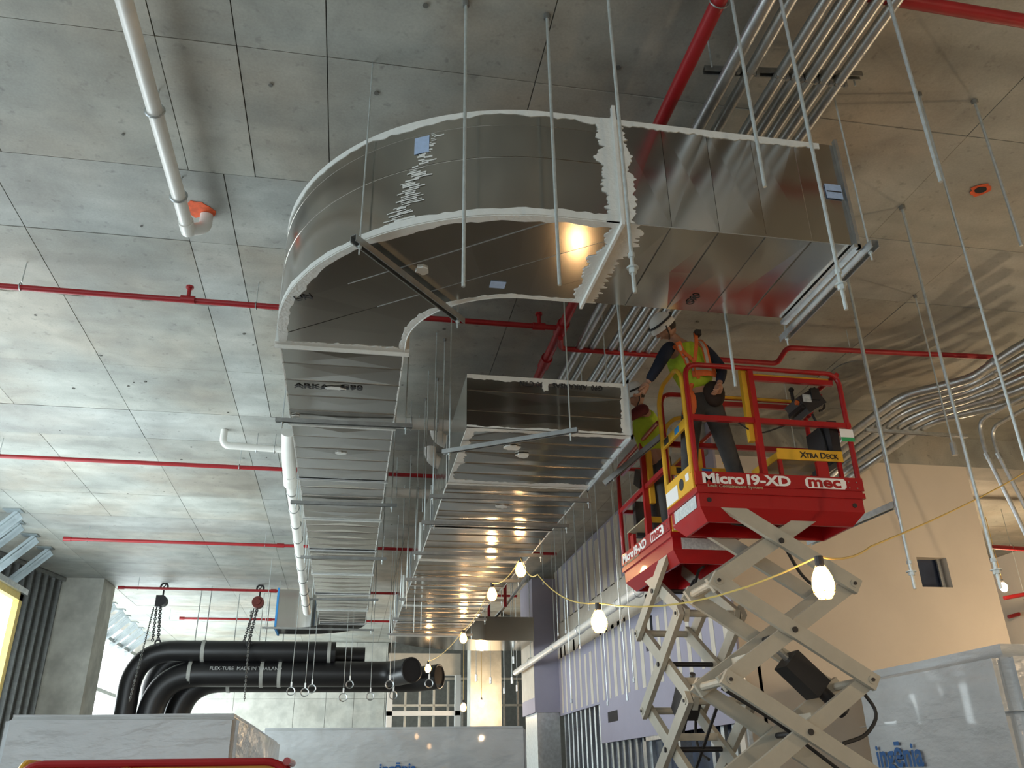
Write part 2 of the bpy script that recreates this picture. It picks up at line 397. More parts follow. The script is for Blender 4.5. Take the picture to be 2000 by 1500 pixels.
# left exterior wall: steel framing, window, kickers
wl = sname('wall_left', (-7, 18, 0))
box(-7.9, -6, 0, -7.4, 17.4, 1.0).build('sill_wall', 'conc', wl, smooth=0)
def lw(y_): return -7.05 + (y_ - 18.3) * .24
for i in range(13):
    yy = 17.35 + i*.26
    MB().channel((lw(yy), yy, 0), (lw(yy), yy, ZC-.02), .05, .16, .004, up=(1, 0, 0)).build('stud', 'galvd', wl, smooth=0)
k = MB().bar((lw(17.3)-.12, 17.3, 2.9), (lw(20.6)-.12, 20.6, 2.9), .02, 5.9); k.build('sheathing', 'galvd', wl, smooth=0)
k = MB().bar((lw(17.3), 17.3, ZC-.06), (lw(20.6), 20.6, ZC-.06), .2, .08); k.build('head_track', 'galvd', wl, smooth=0)
def plane_prism(name, pts, m, parent, t=.02):
    k = MB(); n = len(pts); vs = [Vector(p) for p in pts]; nn = (vs[1]-vs[0]).cross(vs[2]-vs[0]).normalized()*t
    k.add(vs + [v+nn for v in vs], [tuple(range(n)), tuple(range(n, 2*n))[::-1]] + [(i, (i+1) % n, n+(i+1) % n, n+i) for i in range(n)])
    return k.build(name, m, parent, smooth=0)
wn2 = sname('window_2', (-6.9, 16, 3))
box(-6.25, 8, 1.0, -6.23, 17.3, 4.78).build('glazing_sheet', 'sky', wn2, smooth=0)
k = MB(); k.box(-6.3, 17.3, 1, -6.12, 17.46, 4.9); k.box(-6.3, 8, 4.78, -6.12, 17.46, 4.9); k.build('wood_frame', 'ply', wn2, smooth=0)
k = MB(); k.box(-6.36, 8, 4.9, -6.06, 17.5, 5.0); k.build('metal_head', 'galvs', wn2, smooth=0)
wn3 = sname('window_3', (-6.8, 25, 3))
for a, b in ((22, 25.3), (25.4, 29.9)):
    for c, d in ((0, 4.0), (4.12, 5.35)): box(-6.85, a, c, -6.83, b, d).build('glazing_sheet', 'sky', wn3, smooth=0)
k = MB(); k.box(-6.9, 22, 4.0, -6.78, 30, 4.1); k.box(-6.9, 22, 5.35, -6.7, 30, 5.45); k.build('mullion', 'galvd', wn3, smooth=0)
box(-6.9, 22, 5.45, -6.86, 30, ZC).build('upper_sheet', 'sky', wn3, smooth=0)
kick_t = [(40, 1000), (43, 1023), (72, 1048), (100, 1073)]
for i, (px, py) in enumerate(kick_t + [(225, 1180), (242, 1193), (252, 1205), (267, 1217), (278, 1228), (290, 1237)]):
    q = P(px, py, 'z', ZC-.03); a = Vector((q.x, q.y, ZC-.06)); b = a + Vector((-.95, .25, -.75))
    b = a + Vector((-1.1, .5, -.85)); k = MB(); k.bar(a, b, .2, .012, up=(0, 1, 0.0)); k.bar(a+Vector((0, -.1, 0)), b+Vector((0, -.1, 0)), .012, .05, up=(0, 1, 0)); k.box(a.x-.25, a.y-.12, ZC-.02, a.x+.03, a.y+.1, ZC)
    o = k.build('kicker_brace', 'kick', wl, smooth=0)
MB().bar((-7.3, 14.5, 5.35), (-6.95, 18.3, 5.35), .1, .15).build('ledger', 'galvs', wl, smooth=0)

# ------------------------------------------------------------------ hanging hardware
def rod(px, py, y, r, label, group=None, nut=False, name='threaded_rod', ztop=ZC, coupling=None):
    q = P(px, py, 'y', y); t = thing(name, label, 'rod', (q.x, y, ztop), group)
    MB().tube([(q.x, y, ztop), (q.x, y, q.z)], r, 8).build('shank', 'zinc', t)
    MB().tube([(q.x, y, ztop), (q.x, y, ztop-.035)], r*2.2, 8).build('anchor', 'galvd', t)
    if nut:
        MB().tube([(q.x, y, q.z+.10), (q.x, y, q.z+.125)], r*1.9, 6).build('nut', 'zinc', t, smooth=0)
        MB().tube([(q.x, y, q.z+.185), (q.x, y, q.z+.21)], r*1.6, 6).build('nut', 'zinc', t, smooth=0)
        MB().tube([(q.x, y, q.z+.125), (q.x, y, q.z+.132)], r*3, 12).build('washer', 'zinc', t, smooth=0)
    return t
rod(905, 560, 3.66, .010, 'long zinc threaded rod hanging in front of the left half of the curved duct elbow')
rod(1093, 557, 3.67, .010, 'long zinc threaded rod hanging in front of the right half of the curved duct elbow')
rod(1240, 572, 3.05, .009, 'threaded rod with nut and washer, just right of the thick white elbow joint', nut=True)
rod(1494, 365, 3.0, .009, 'short threaded rod ending high in front of the middle of the straight duct side')
rod(1653, 605, 2.9, .009, 'threaded rod with nut hanging past the blue label near the open duct end', nut=True)
rod(1838, 355, 2.8, .0105, 'thick threaded rod ending right of the open duct end, near the orange-ringed hole')
rod(2010, 925, 3.9, .009, 'long thin rod continuing the line of the thick rod down to the right edge')
rod(1955, 1150, 5.1, .0125, 'very long threaded rod with nut beside the right edge of the plain beige wall', nut=True)
rod(1437, 755, 4.98, .011, 'threaded rod ending above the red guardrail, right of the worker in the lime vest')
rod(1220, 755, 4.98, .011, 'threaded rod ending at the corner of the lower duct, left of the bending worker')
rod(1860, 865, 6.4, .008, 'thin rod with a short grey coupling at its tip, below the bank of bent conduits')
q = P(1860, 865, 'y', 6.4); tag(MB().tube([q, q - Vector((0, 0, .12))], .028, 10).build('rod_coupling', 'galvs'), 'grey cylindrical rod coupling dangling below the bent conduits', 'coupling')
rod(1995, 480, 3.9, .011, 'rod crossing the upper right corner from a bright ceiling anchor')
for (a, b) in ((1540, 690), (1707, 520)): pass

def trapeze(pa, pb, z, label, rods=(True, True), name='trapeze_hanger', ext=.06, wd=.04, ht=.036, mm='galvd', rr=.006, upv=(0, 0, 1), group=None):
    a = Vector(pa); b = Vector(pb); a.z = b.z = z; d = (b-a).normalized()
    t = thing(name, label, 'hanger', tuple(a), group)
    MB().channel(a, b, wd, ht, .004, up=(0, 0, -1)).build('strut_channel', mm, t, smooth=0)
    for f, q in zip(rods, (a + d*ext, b - d*ext)):
        if f:
            MB().tube([(q.x, q.y, ZC), (q.x, q.y, z-.08)], rr, 6).build('rod', 'zinc', t)
            MB().tube([(q.x, q.y, z-.035), (q.x, q.y, z-.022)], rr*2.4, 6).build('nut', 'zinc', t)
    return t

# ------------------------------------------------------------------ ducts
def ribbon(pts, side, wid, t=.004, nrm=None, jit=.35, seed=0):
    """sealant band along pts, from the edge outwards along side"""
    rnd = random.Random(seed); k = MB(); n = len(pts); sm = 0.0; ws = []
    pts2 = []; s2 = []; n2_ = []
    for i in range(n):
        pts2.append(Vector(pts[i])); s2.append(Vector(side[i] if isinstance(side, list) else side)); n2_.append(Vector(nrm[i] if isinstance(nrm, list) else nrm))
        if i < n-1: pts2.append((Vector(pts[i])+Vector(pts[i+1]))/2); s2.append(s2[-1]); n2_.append(n2_[-1])
    pts, side, nrm = pts2, s2, n2_; n = len(pts); sl = 0.0
    for i in range(n):
        sm = sm*.55 + rnd.uniform(-1, 1)*.35; sl = sl*.93 + rnd.uniform(-1, 1)*.26; ws.append(wid*max(.25, 1 + jit*(sm+sl)))
    vs = []
    for i, p in enumerate(pts):
        p = Vector(p); s_ = Vector(side[i] if isinstance(side, list) else side); m_ = Vector(nrm[i] if isinstance(nrm, list) else nrm)
        q = p + s_*ws[i]; vs += [p, p + m_*t, q + m_*t*.7, q]
    fs = []
    for i in range(n-1):
        for j in range(4): fs.append((i*4+j, i*4+(j+1) % 4, (i+1)*4+(j+1) % 4, (i+1)*4+j))
    fs += [(0, 1, 2, 3), tuple((n-1)*4+j for j in range(4))]
    return k.add(vs, fs)
def seg(a, b, step=.035):
    a = Vector(a); b = Vector(b); n = max(2, int((b-a).length/step)); return [a + (b-a)*(i/n) for i in range(n+1)]
def merge(*ks):
    r = MB()
    for k in ks: r.add(k.v, k.f)
    return r

def duct(axis, a0, a1, b0, b1, zb, zt, n, label, seal=(True, True), group=None, band=.05, sealw=.014, flange=.018, taper=0.0):
    """straight rectangular duct made of stiffened panels"""
    def V(a, b, z): return (a, b, z) if axis == 'x' else (b, a, z)
    t = thing('duct_section', label, 'duct', V((a0+a1)/2, (b0+b1)/2, zb), group)
    L_ = (a1-a0)/n
    for i in range(n):
        p, q = a0+i*L_, a0+(i+1)*L_
        m_ = (p+q)/2; g = .0015; h = random.uniform(-.002, .004); tl = random.uniform(-.0035, .0035)
        # bottom panel, slightly crowned, with standing bead at its edge
        k = MB(); k.add([V(p+g, b0, zb), V(q-g, b0, zb), V(q-g, b1, zb), V(p+g, b1, zb), V(m_, (b0+b1)/2, zb-h-.003),
                         V(p+g, (b0+b1)/2, zb-tl), V(q-g, (b0+b1)/2, zb+tl)],
                        [(0, 5, 4), (5, 3, 4), (3, 2, 4), (2, 6, 4), (6, 1, 4), (1, 0, 4)])
        k.bar(V(q-g*2, b0, zb-.003), V(q-g*2, b1, zb-.003), .006, .007)
        k.build('bottom_panel', 'galv', t, smooth=0)
        for sgn, bb in ((-1, b0), (1, b1)):
            k = MB(); k.add([V(p+g, bb, zb), V(q-g, bb, zb), V(q-g, bb, zt), V(p+g, bb, zt), V(m_, bb+sgn*.004, (zb+zt)/2)],
                            [(0, 1, 4), (1, 2, 4), (2, 3, 4), (3, 0, 4)])
            k.build('side_panel', 'galv', t, smooth=0)
    k = MB(); k.add([V(a0, b0, zt), V(a1, b0, zt), V(a1, b1, zt), V(a0, b1, zt), V(a0, b0, zt+.004), V(a1, b0, zt+.004), V(a1, b1, zt+.004), V(a0, b1, zt+.004)],
                    [(0,1,2,3),(4,5,6,7),(0,1,5,4),(1,2,6,5),(2,3,7,6),(3,0,4,7)]); k.build('top_panel', 'galv', t, smooth=0)
    for e, a in enumerate((a0, a1)):
        s_ = 1 if e == 0 else -1; k = MB(); f = flange; c0, c1 = sorted((a, a+s_*.006))
        for (u0, v0, u1, v1) in ((b0-f, zb-f, b1+f, zb), (b0-f, zt, b1+f, zt+f), (b0-f, zb, b0, zt), (b1, zb, b1+f, zt)):
            p, q = V(c0, u0, v0), V(c1, u1, v1); k.box(p[0], p[1], p[2], q[0], q[1], q[2])
        k.build('end_flange', 'galvs', t, smooth=0)
        if seal[e]:
            o = s_*.006
            ks = []
            for (u0, v0, u1, v1, sd, nm) in ((b0-f, zb, b1+f, zb, V(s_, 0, 0), (0, 0, -1)),
                                             (b0, zb, b0, zt, V(s_, 0, 0), V(0, -1, 0)), (b1, zb, b1, zt, V(s_, 0, 0), V(0, 1, 0))):
                ks.append(ribbon(seg(V(a, u0, v0), V(a, u1, v1)), sd, band, .006, nm, .35, int(a*100)))
            # the flange rim itself is daubed too
            p, q = V(c0-.004, b0-f-.003, zb-f-.004), V(c1+.004, b1+f+.003, zb-f+.004); kk = MB().box(*p, *q)
            for bb in (b0-f, b1+f):
                p, q = V(c0-.004, bb-.004, zb-f), V(c1+.004, bb+.004, zt+f); kk.box(*p, *q)
            merge(kk, *ks).build('sealant_band', 'mastic', t, smooth=0)
    # sealant along the bottom corners
    if sealw:
        for bb, sg in ((b0, 1), (b1, -1)):
            ks = []
            ks.append(ribbon(seg(V(a0, bb, zb), V(a1, bb, zb)), V(0, sg, 0), sealw*.6, .003, (0, 0, -1), .6, int(bb*10)+3))
            ks.append(ribbon(seg(V(a0, bb, zb), V(a1, bb, zb)), (0, 0, 1), sealw*.7, .003, V(0, -sg, 0), .6, int(bb*10)+5))
            merge(*ks).build('corner_sealant', 'mastic', t, smooth=0)
    return t
def blob(px, py, ax, v, rx, ry, parent, name='sealant_patch', m='mastic', seed=1):
    c = P(px, py, ax, v); rnd = random.Random(seed); k = MB(); n = 16; pts = []
    for i in range(n):
        a = 2*PI*i/n; rr = rnd.uniform(.7, 1.15)
        if ax == 'z': pts.append((c.x+rx*rr*math.cos(a), c.y+ry*rr*math.sin(a)))
        else: pts.append((c.x+rx*rr*math.cos(a), c.z+ry*rr*math.sin(a)))
    if ax == 'z': k.prism(pts, v-.012, v-.001)
    else: k.prism(pts, 0, .006, Matrix(((1,0,0,0),(0,0,-1,v-.001),(0,1,0,0),(0,0,0,1))))
    return k.build(name, m, parent, smooth=0)

ZB, ZT = 4.526, 5.30
cx, cy, Ro, Ri = 1.02, 5.54, 1.67, .76
XL, XR_ = cx-Ro, cx-Ri         # -0.65 .. 0.26
YN, YF = cy-Ro, cy-Ri          # 3.87 .. 4.78
XE, YE = 1.40, 5.70
el = thing('duct_elbow', 'large curved rectangular duct elbow of galvanised sheet with white sealant on every seam', 'duct', (cx-1, cy-1, ZB))
def elbow_path(r, n=28):
    pts = [Vector((cx-r, YE, 0))] + arc((cx, cy, 0), r, 180, 270, n) + [Vector((XE, cy-r, 0))]
    out = [pts[0]]
    for a, b in zip(pts, pts[1:]):
        m_ = max(1, int((b-a).length/.05))
        for i in range(1, m_+1): out.append(a + (b-a)*(i/m_))
    return out
def arcnorm(p, outw=1):
    if p.y > cy: n = Vector((-1, 0, 0))
    elif p.x > cx: n = Vector((0, -1, 0))
    else: n = (Vector((p.x, p.y, 0)) - Vector((cx, cy, 0))).normalized()
    return n*outw
po = elbow_path(Ro)
zs = [ZB, ZB+.42, ZB+.66, ZT]
for i, (za, zb_) in enumerate(zip(zs, zs[1:])):
    k = MB(); n = len(po); vs = []
    for p in po:
        nn = arcnorm(p); b = .0025*(i % 2)
        vs += [p + nn*b + Vector((0, 0, za)), p + nn*b + Vector((0, 0, zb_))]
    k.add(vs, [(2*j, 2*j+2, 2*j+3, 2*j+1) for j in range(n-1)])
    o = k.build('heel_panel', 'galv', el, smooth=60)
    if i: MB().tube([p + arcnorm(p)*.002 + Vector((0, 0, za)) for p in po], .0022, 5).build('standing_seam', 'galv', el)
pi_ = elbow_path(Ri)
k = MB(); vs = []
for p in pi_: vs += [p + Vector((0, 0, ZB)), p + Vector((0, 0, ZT))]
k.add(vs, [(2*j, 2*j+2, 2*j+3, 2*j+1) for j in range(len(pi_)-1)]); k.build('throat_panel', 'galv', el, smooth=60)
poly = [(p.x, p.y) for p in po] + [(p.x, p.y) for p in pi_[::-1]]
k = MB(); k.add([(x, y_, ZT) for x, y_ in poly], [list(range(len(poly)))]); k.build('top_panel', 'galv', el, smooth=0)
n2 = Vector((.6, .8, 0)); cs = [3.0, 3.73, 4.06, 4.40, 4.73, 5.6]
for i, (c0, c1) in enumerate(zip(cs, cs[1:])):
    bm = bmesh.new(); vs = [bm.verts.new((x, y_, ZB)) for x, y_ in poly]
    na, nb_ = len(po), len(pi_)
    m_ = 60
    bm.clear(); A = [po[int(j*(na-1)/m_)] for j in range(m_+1)]; B = [pi_[int(j*(nb_-1)/m_)] for j in range(m_+1)]
    va = [bm.verts.new((p.x, p.y, ZB)) for p in A]; vb = [bm.verts.new((p.x, p.y, ZB)) for p in B]
    for j in range(m_):
        q = [va[j], va[j+1], vb[j+1], vb[j]]
        if (A[j]-A[j+1]).length < 1e-6: q = [va[j], vb[j+1], vb[j]]
        if (B[j]-B[j+1]).length < 1e-6: q = [va[j], va[j+1], vb[j]]
        try: bm.faces.new(q)
        except ValueError: pass
    for c, sg in ((c0, -1), (c1, 1)):
        bmesh.ops.bisect_plane(bm, geom=bm.verts[:]+bm.edges[:]+bm.faces[:], plane_co=n2*c, plane_no=n2*sg, clear_outer=True)
    tilt = [.001, -.002, .002, -.001, .0015][i]
    for v in bm.verts: v.co.z += -abs(tilt) + tilt*(v.co.x - .5)*.8
    k = MB(); bm.verts.index_update(); k.v = [tuple(v.co) for v in bm.verts]; k.f = [[v.index for v in f.verts] for f in bm.faces]; bm.free()
    rest = [set(f) for f in k.f]
    while rest:
        cur = rest.pop()
        grew = True
        while grew:
            grew = False
            for f in rest[:]:
                if cur & f: cur |= f; rest.remove(f); grew = True
        kk = MB(); mp_ = {v: i_ for i_, v in enumerate(sorted(cur))}
        kk.v = [k.v[v] for v in sorted(cur)]; kk.f = [[mp_[v] for v in f] for f in k.f if f[0] in cur]
        kk.build('bottom_panel', 'galv', el, smooth=0)
def inside(x, y_):
    if y_ > cy: return XL < x < XR_ and y_ < YE
    if x > cx: return YN < y_ < YF and x < XE
    d = math.hypot(x-cx, y_-cy); return Ri < d < Ro
for c in cs[1:-1]:
    td = Vector((.8, -.6, 0)); run = []
    for s_ in [i*.02 for i in range(-150, 150)]:
        q = n2*c + td*s_
        if inside(q.x, q.y): run.append(q + Vector((0, 0, ZB)))
        elif run: break
    if len(run) > 2: MB().tube([run[0], run[-1]], .0045, 5).build('standing_seam', 'galvs', el)
NZ = Vector((0, 0, -1))
def vpath(pts, z): return [p + Vector((0, 0, z)) for p in pts]
on = [arcnorm(p) for p in po]; inn = [arcnorm(p)*-1 for p in pi_]
ribbon(vpath(po, ZT), NZ, .05, .006, on, .45, 4).build('sealant_band', 'mastic', el, smooth=0)
merge(ribbon(vpath(po, ZB), Vector((0, 0, 1)), .04, .006, on, .4, 5), ribbon(vpath(po, ZB), [v*-1 for v in on], .055, .006, NZ, .5, 6)).build('sealant_band', 'mastic', el, smooth=0)
merge(ribbon(vpath(pi_, ZB), [v*-1 for v in inn], .045, .006, NZ, .45, 8), MB().tube(vpath(pi_, ZB), .009, 6)).build('sealant_band', 'mastic', el, smooth=0)
# joint rims: thick vertical joint between elbow and straight run; flange at the leg
k = MB(); f = .035
k.box(XE-.013, YN-f-.001, ZB-f-.001, XE+.007, YN-.001, ZT+f+.05); k.box(XE-.012, YN-.001, ZB-f, XE+.006, YF, ZB-.001); k.box(XE-.012, YF, ZB-f, XE+.006, YF+f, ZT+f); k.box(XE-.012, YN-.001, ZT+.001, XE+.006, YF, ZT+f)
k.build('end_flange', 'mastic', el, smooth=0, label='flange daubed with thick white sealant')
merge(ribbon(seg((XE-.01, YN, ZB), (XE-.01, YN, ZT), .02), (-1, 0, 0), .085, .012, (0, -1, 0), .55, 21), ribbon(seg((XE, YN, ZB), (XE, YN, ZT), .02), (1, 0, 0), .075, .012, (0, -1, 0), .6, 22),
      ribbon(seg((XE, YN, ZB), (XE, YF, ZB), .02), (-1, 0, 0), .07, .01, (0, 0, -1), .6, 23), ribbon(seg((XE, YN, ZB), (XE, YF, ZB), .02), (1, 0, 0), .09, .006, (0, 0, -1), .8, 24)).build('sealant_band', 'mastic', el, smooth=0)
k = MB(); k.box(XL-f, YE-.008, ZB-f, XR_+f, YE+.006, ZB); k.box(XL-f, YE-.008, ZB, XL, YE+.006, ZT+f); k.box(XR_, YE-.008, ZB, XR_+f, YE+.006, ZT+f)
k.build('end_flange', 'mastic', el, smooth=0)
merge(ribbon(seg((XL-f, YE, ZB), (XR_+f, YE, ZB)), (0, -1, 0), .06, .008, NZ, .4, 31)).build('sealant_band', 'mastic', el, smooth=0)
# smears on the heel, labels, print
def heel_pt(ang, z, o=.0): return Vector((cx + (Ro+o)*math.cos(math.radians(ang)), cy + (Ro+o)*math.sin(math.radians(ang)), z))
k = MB(); rnd = random.Random(5)
for i in range(46):
    z = ZB + .04 + (i/46)*.62; a = 235 - (i/46)*-9 + rnd.uniform(-1.5, 1.5); L_ = rnd.uniform(2.0, 5.5)*(1.1 - i/60); hh = rnd.uniform(.004, .013)
    pts = [heel_pt(a + L_*j/4, z + rnd.uniform(-.002, .002), .004) for j in range(5)]
    vs = [];
    for p in pts: vs += [p, p + Vector((0, 0, hh))]
    k.add(vs, [(2*j, 2*j+2, 2*j+3, 2*j+1) for j in range(4)])
k.build('sealant_smear', 'mastic', el, smooth=0)
k = MB()
for a0_, z0_, sz in ((240.5, 4.98+.06, .1),):
    vs = []
    for j in range(4): vs += [heel_pt(a0_+j*1.1, z0_, .007), heel_pt(a0_+j*1.1, z0_+.125, .007)]
    k.add(vs, [(2*j, 2*j+2, 2*j+3, 2*j+1) for j in range(3)])
k.build('paper_label', 'blue', el, smooth=0)
q = P(972, 555, 'z', ZB); box(q.x-.05, q.y-.04, ZB-.006, q.x+.05, q.y+.04, ZB-.004).build('paper_label', 'blue', el, smooth=0)
blob(825, 527, 'z', ZB-.002, .045, .045, el, seed=3)
text('UN', .085, frame(P(578, 588, 'z', ZB-.008), (.8, -.3, 0), (-.3, -.8, 0)), 'ink', el, 'stamped_print')

# right-hand straight run with open end
XO = 2.90
ds = duct('x', XE+.008, XO, YN, YF, ZB, ZT, 5, 'straight galvanised duct run with an open right end, blue label on its side', seal=(False, False), sealw=0)
ribbon(seg((XE, YN, ZT), (XO-.12, YN, ZT)), NZ, .035, .008, (0, -1, 0), .5, 41).build('sealant_band', 'mastic', ds, smooth=0)
box(XE+.01, YN-.004, ZB-.004, XO, YN, ZB).build('edge_seam', 'galvs', ds, smooth=0)
k = MB(); q = P(1627, 376, 'y', YN); k.box(q.x-.055, YN-.012, q.z-.055, q.x+.055, YN-.008, q.z+.055); k.build('paper_label', 'blue', ds, smooth=0)
box(q.x-.05, YN-.014, q.z-.006, q.x+.05, YN-.012, q.z+.002).build('label_print', 'ink', ds, smooth=0)
text('G90', .075, frame(P(1350, 596, 'z', ZB-.008), (.15, -.95, 0), (-.95, -.15, 0)), 'ink', ds, 'stamped_print', bold=.001)
trapeze((XO+.03, YN-.12, 0), (XO+.05, YF+.2, 0), ZB-.06, 'steel strut hanger across the open right end of the upper duct', wd=.05, ht=.05, mm='galvs')
k = box(XO-.045, YN-.03, ZB-.035, XO+.0, YF+.03, ZB-.01); k.box(XO-.02, YN-.03, ZB-.035, XO, YN, ZT+.03); k.build('end_angle', 'galvs', ds, smooth=0)

# left leg going away
YS = [YE + 1.525*i for i in range(9)]
for i, (a, b) in enumerate(zip(YS, YS[1:])):
    t = duct('y', a+.008, b-.004, XL, XR_, ZB, ZT, 5, ['galvanised duct section right behind the curved elbow, stamped with black print', 'second duct section behind the curved elbow, one sealant patch underneath',
        'third duct section behind the curved elbow', 'fourth duct section behind the curved elbow', 'fifth duct section behind the elbow, above the first chain hoist line', 'sixth duct section behind the elbow', 'seventh duct section behind the elbow, before the blue-taped piece', 'last straight section of the left duct run'][i], seal=(True, i % 2 == 0), band=.04)
    if i == 0:
        text('ARKANS', .085, frame(P(575, 757, 'z', ZB-.009), (1, 0, 0), (0, -1, 0)), 'ink', t, 'stamped_print', bold=.0015, sx=1.25)
        text('G90', .085, frame(P(664, 760, 'z', ZB-.009), (1, 0, 0), (0, -1, 0)), 'ink', t, 'stamped_print', bold=.0015, sx=1.25)
        blob(655, 757, 'z', ZB-.006, .085, .025, t, seed=8); blob(578, 812, 'z', ZB-.004, .04, .03, t, seed=9)
    if i == 1: blob(666, 884, 'z', ZB-.004, .06, .03, t, seed=10)
for (yy, lab) in ((7.07, 'strut hanger under the left duct run nearest the camera'), (9.5, 'second strut hanger under the left duct run'), (12.1, 'third strut hanger under the left duct run'), (15.13, 'fourth strut hanger under the left duct run, thinly visible')):
    trapeze((XL-.12, yy, 0), (XR_+.16, yy-.02, 0), ZB-.045, lab)
trapeze(P(690, 465, 'z', ZB-.05), P(903, 628, 'z', ZB-.05), ZB-.05, 'double-flanged strut hanger set diagonally under the curved elbow', wd=.045, ht=.045, mm='galvd')
# end elbow of the left leg turning left with blue tape
YEE = YS[-1]
e2 = thing('duct_elbow', 'far duct elbow with an open end edged in blue tape above the black pipes', 'duct', (-.5, YEE+.7, ZB))
cx2, cy2 = XL-.55, YEE
def el2(r): return [Vector((XL+(r-.55), YEE, 0))] + arc((cx2, cy2, 0), r, 0, 90, 12) + [Vector((cx2-.35, cy2+r, 0))]
o2, i2 = el2(.55+XR_-XL), el2(.55)
for pth, nm in ((o2, 'heel_panel'), (i2, 'throat_panel')):
    k = MB(); vs = []
    for p in pth: vs += [p+Vector((0, 0, ZB)), p+Vector((0, 0, ZT))]
    k.add(vs, [(2*j, 2*j+2, 2*j+3, 2*j+1) for j in range(len(pth)-1)]); k.build(nm, 'galv', e2, smooth=60)
for z, nm in ((ZB, 'bottom_panel'), (ZT, 'top_panel')):
    k = MB(); k.add([p+Vector((0, 0, z)) for p in o2] + [p+Vector((0, 0, z)) for p in i2], [(j, j+1, len(o2)+j+1, len(o2)+j) for j in range(len(o2)-1)]); k.build(nm, 'galv', e2, smooth=0)
xx = cx2-.36; k = MB(); k.box(xx-.02, cy2+.52, ZB-.03, xx+.02, cy2+.56, ZT+.03); k.box(xx-.02, cy2+.52, ZB-.03, xx+.02, cy2+1.5, ZB+.01); k.box(xx-.02, cy2+1.44, ZB-.03, xx+.02, cy2+1.5, ZT+.03)
k.build('blue_tape', 'bluet', e2, smooth=0)
trapeze((-1.8, YEE+.3, 0), (.45, YEE+.45, 0), ZB-.05, 'strut hanger beneath the far blue-taped elbow')

# lower duct: run away + mitred corner with open flange to the right
Z2, Z2T = 4.15, 4.62
DX0, DX1 = .80, 2.16
d2 = thing('duct_corner', 'lower wide galvanised duct corner opening to the right beside the bending worker', 'duct', (1.5, 6.9, Z2))
YA, YB2 = 6.20, 7.58
nz = [Z2, Z2+.15, Z2+.33, Z2T]
for i, (a, b) in enumerate(zip(nz, nz[1:])):
    k = MB(); k.add([(DX0, YA, a+.001), (DX1, YA, a+.001), (DX1, YA, b-.001), (DX0, YA, b-.001), ((DX0+DX1)/2, YA-.004, (a+b)/2)], [(0,1,4),(1,2,4),(2,3,4),(3,0,4)])
    k.bar((DX0, YA-.003, a), (DX1, YA-.003, a), .006, .006); k.build('front_panel', 'galv', d2, smooth=0)
for i in range(5):
    a = YA + (YB2-YA)*i/5; b = YA + (YB2-YA)*(i+1)/5
    k = MB(); hh = random.uniform(.002, .006); k.add([(DX0, a, Z2), (DX1, a, Z2), (DX1, b-.002, Z2), (DX0, b-.002, Z2), ((DX0+DX1)/2, (a+b)/2, Z2-hh)], [(0,1,4),(1,2,4),(2,3,4),(3,0,4)])
    k.bar((DX0, b, Z2-.003), (DX1, b, Z2-.003), .006, .007); k.build('bottom_panel', 'galv', d2, smooth=0)
box(DX0-.002, YA, Z2, DX0, YB2, Z2T).build('side_panel', 'galv', d2, smooth=0)
box(DX0, YB2-.002, Z2, DX1, YB2, Z2T).build('back_panel', 'galv', d2, smooth=0)
box(DX0, YA, Z2T, DX1, YB2, Z2T+.003).build('top_panel', 'galv', d2, smooth=0)
k = MB(); f = .03
k.box(DX1, YA-f, Z2-f, DX1+.012, YA, Z2T+f); k.box(DX1, YA-f, Z2-f, DX1+.012, YB2+f, Z2); k.box(DX1, YB2, Z2-f, DX1+.012, YB2+f, Z2T+f); k.box(DX1, YA-f, Z2T, DX1+.012, YB2+f, Z2T+f)
k.build('end_flange', 'galvs', d2, smooth=0)
merge(ribbon(seg((DX0, YA, Z2T), (DX1, YA, Z2T)), NZ, .035, .005, (0, -1, 0), .3, 51), ribbon(seg((DX0, YA, Z2), (DX1, YA, Z2)), (0, 0, 1), .02, .005, (0, -1, 0), .4, 52),
      ribbon(seg((DX0, YA, Z2), (DX1, YA, Z2)), (0, 1, 0), .06, .005, NZ, .35, 53), ribbon(seg((DX0, YA, Z2), (DX0, YB2, Z2)), (1, 0, 0), .06, .005, NZ, .6, 54),
      ribbon(seg((DX1, YA, Z2), (DX1, YA, Z2T)), (-1, 0, 0), .06, .008, (0, -1, 0), .5, 55), ribbon(seg((DX0, YB2, Z2), (DX1, YB2, Z2)), (0, -1, 0), .09, .005, NZ, .4, 56)).build('sealant_band', 'mastic', d2, smooth=0)
text('G90  ARKANSAS  G90 CTN', .06, frame((1.95, YA-.006, Z2T-.035), (-1, 0, 0), (0, 0, -1)), 'ink', d2, 'stamped_print', bold=.001)
blob(1065, 755, 'y', YA-.004, .03, .05, d2, seed=14); blob(1000, 873, 'z', Z2-.006, .07, .06, d2, seed=12); blob(1020, 888, 'z', Z2-.006, .06, .06, d2, seed=13)
YS2 = [YB2 + 1.55*i for i in range(7)]
for i, (a, b) in enumerate(zip(YS2, YS2[1:])):
    t = duct('y', a+.004, b-.004, DX0-.03*i*.3, DX1-.03*i*.3, Z2, Z2T, 5, flange=.01, label=['lower right duct section next behind the open corner', 'second section of the lower right duct behind the corner', 'third section of the lower right duct, lit by a lamp glint',
        'fourth section of the lower right duct', 'fifth section of the lower right duct beside the string lamps', 'last section of the lower right duct before it turns'][i], seal=(True, i % 2 == 1), band=.045)
    if i == 0: blob(982, 988, 'z', Z2-.004, .07, .05, t, seed=15)
LB2 = ['strut hanger under the lower duct nearest the open corner', 'second strut hanger under the lower duct', 'third strut hanger under the lower duct', 'fourth strut hanger under the lower duct, by the lamps', 'fifth strut hanger under the lower duct, by the lamps', 'sixth strut hanger under the lower duct', 'last strut hanger under the lower duct before its turn']
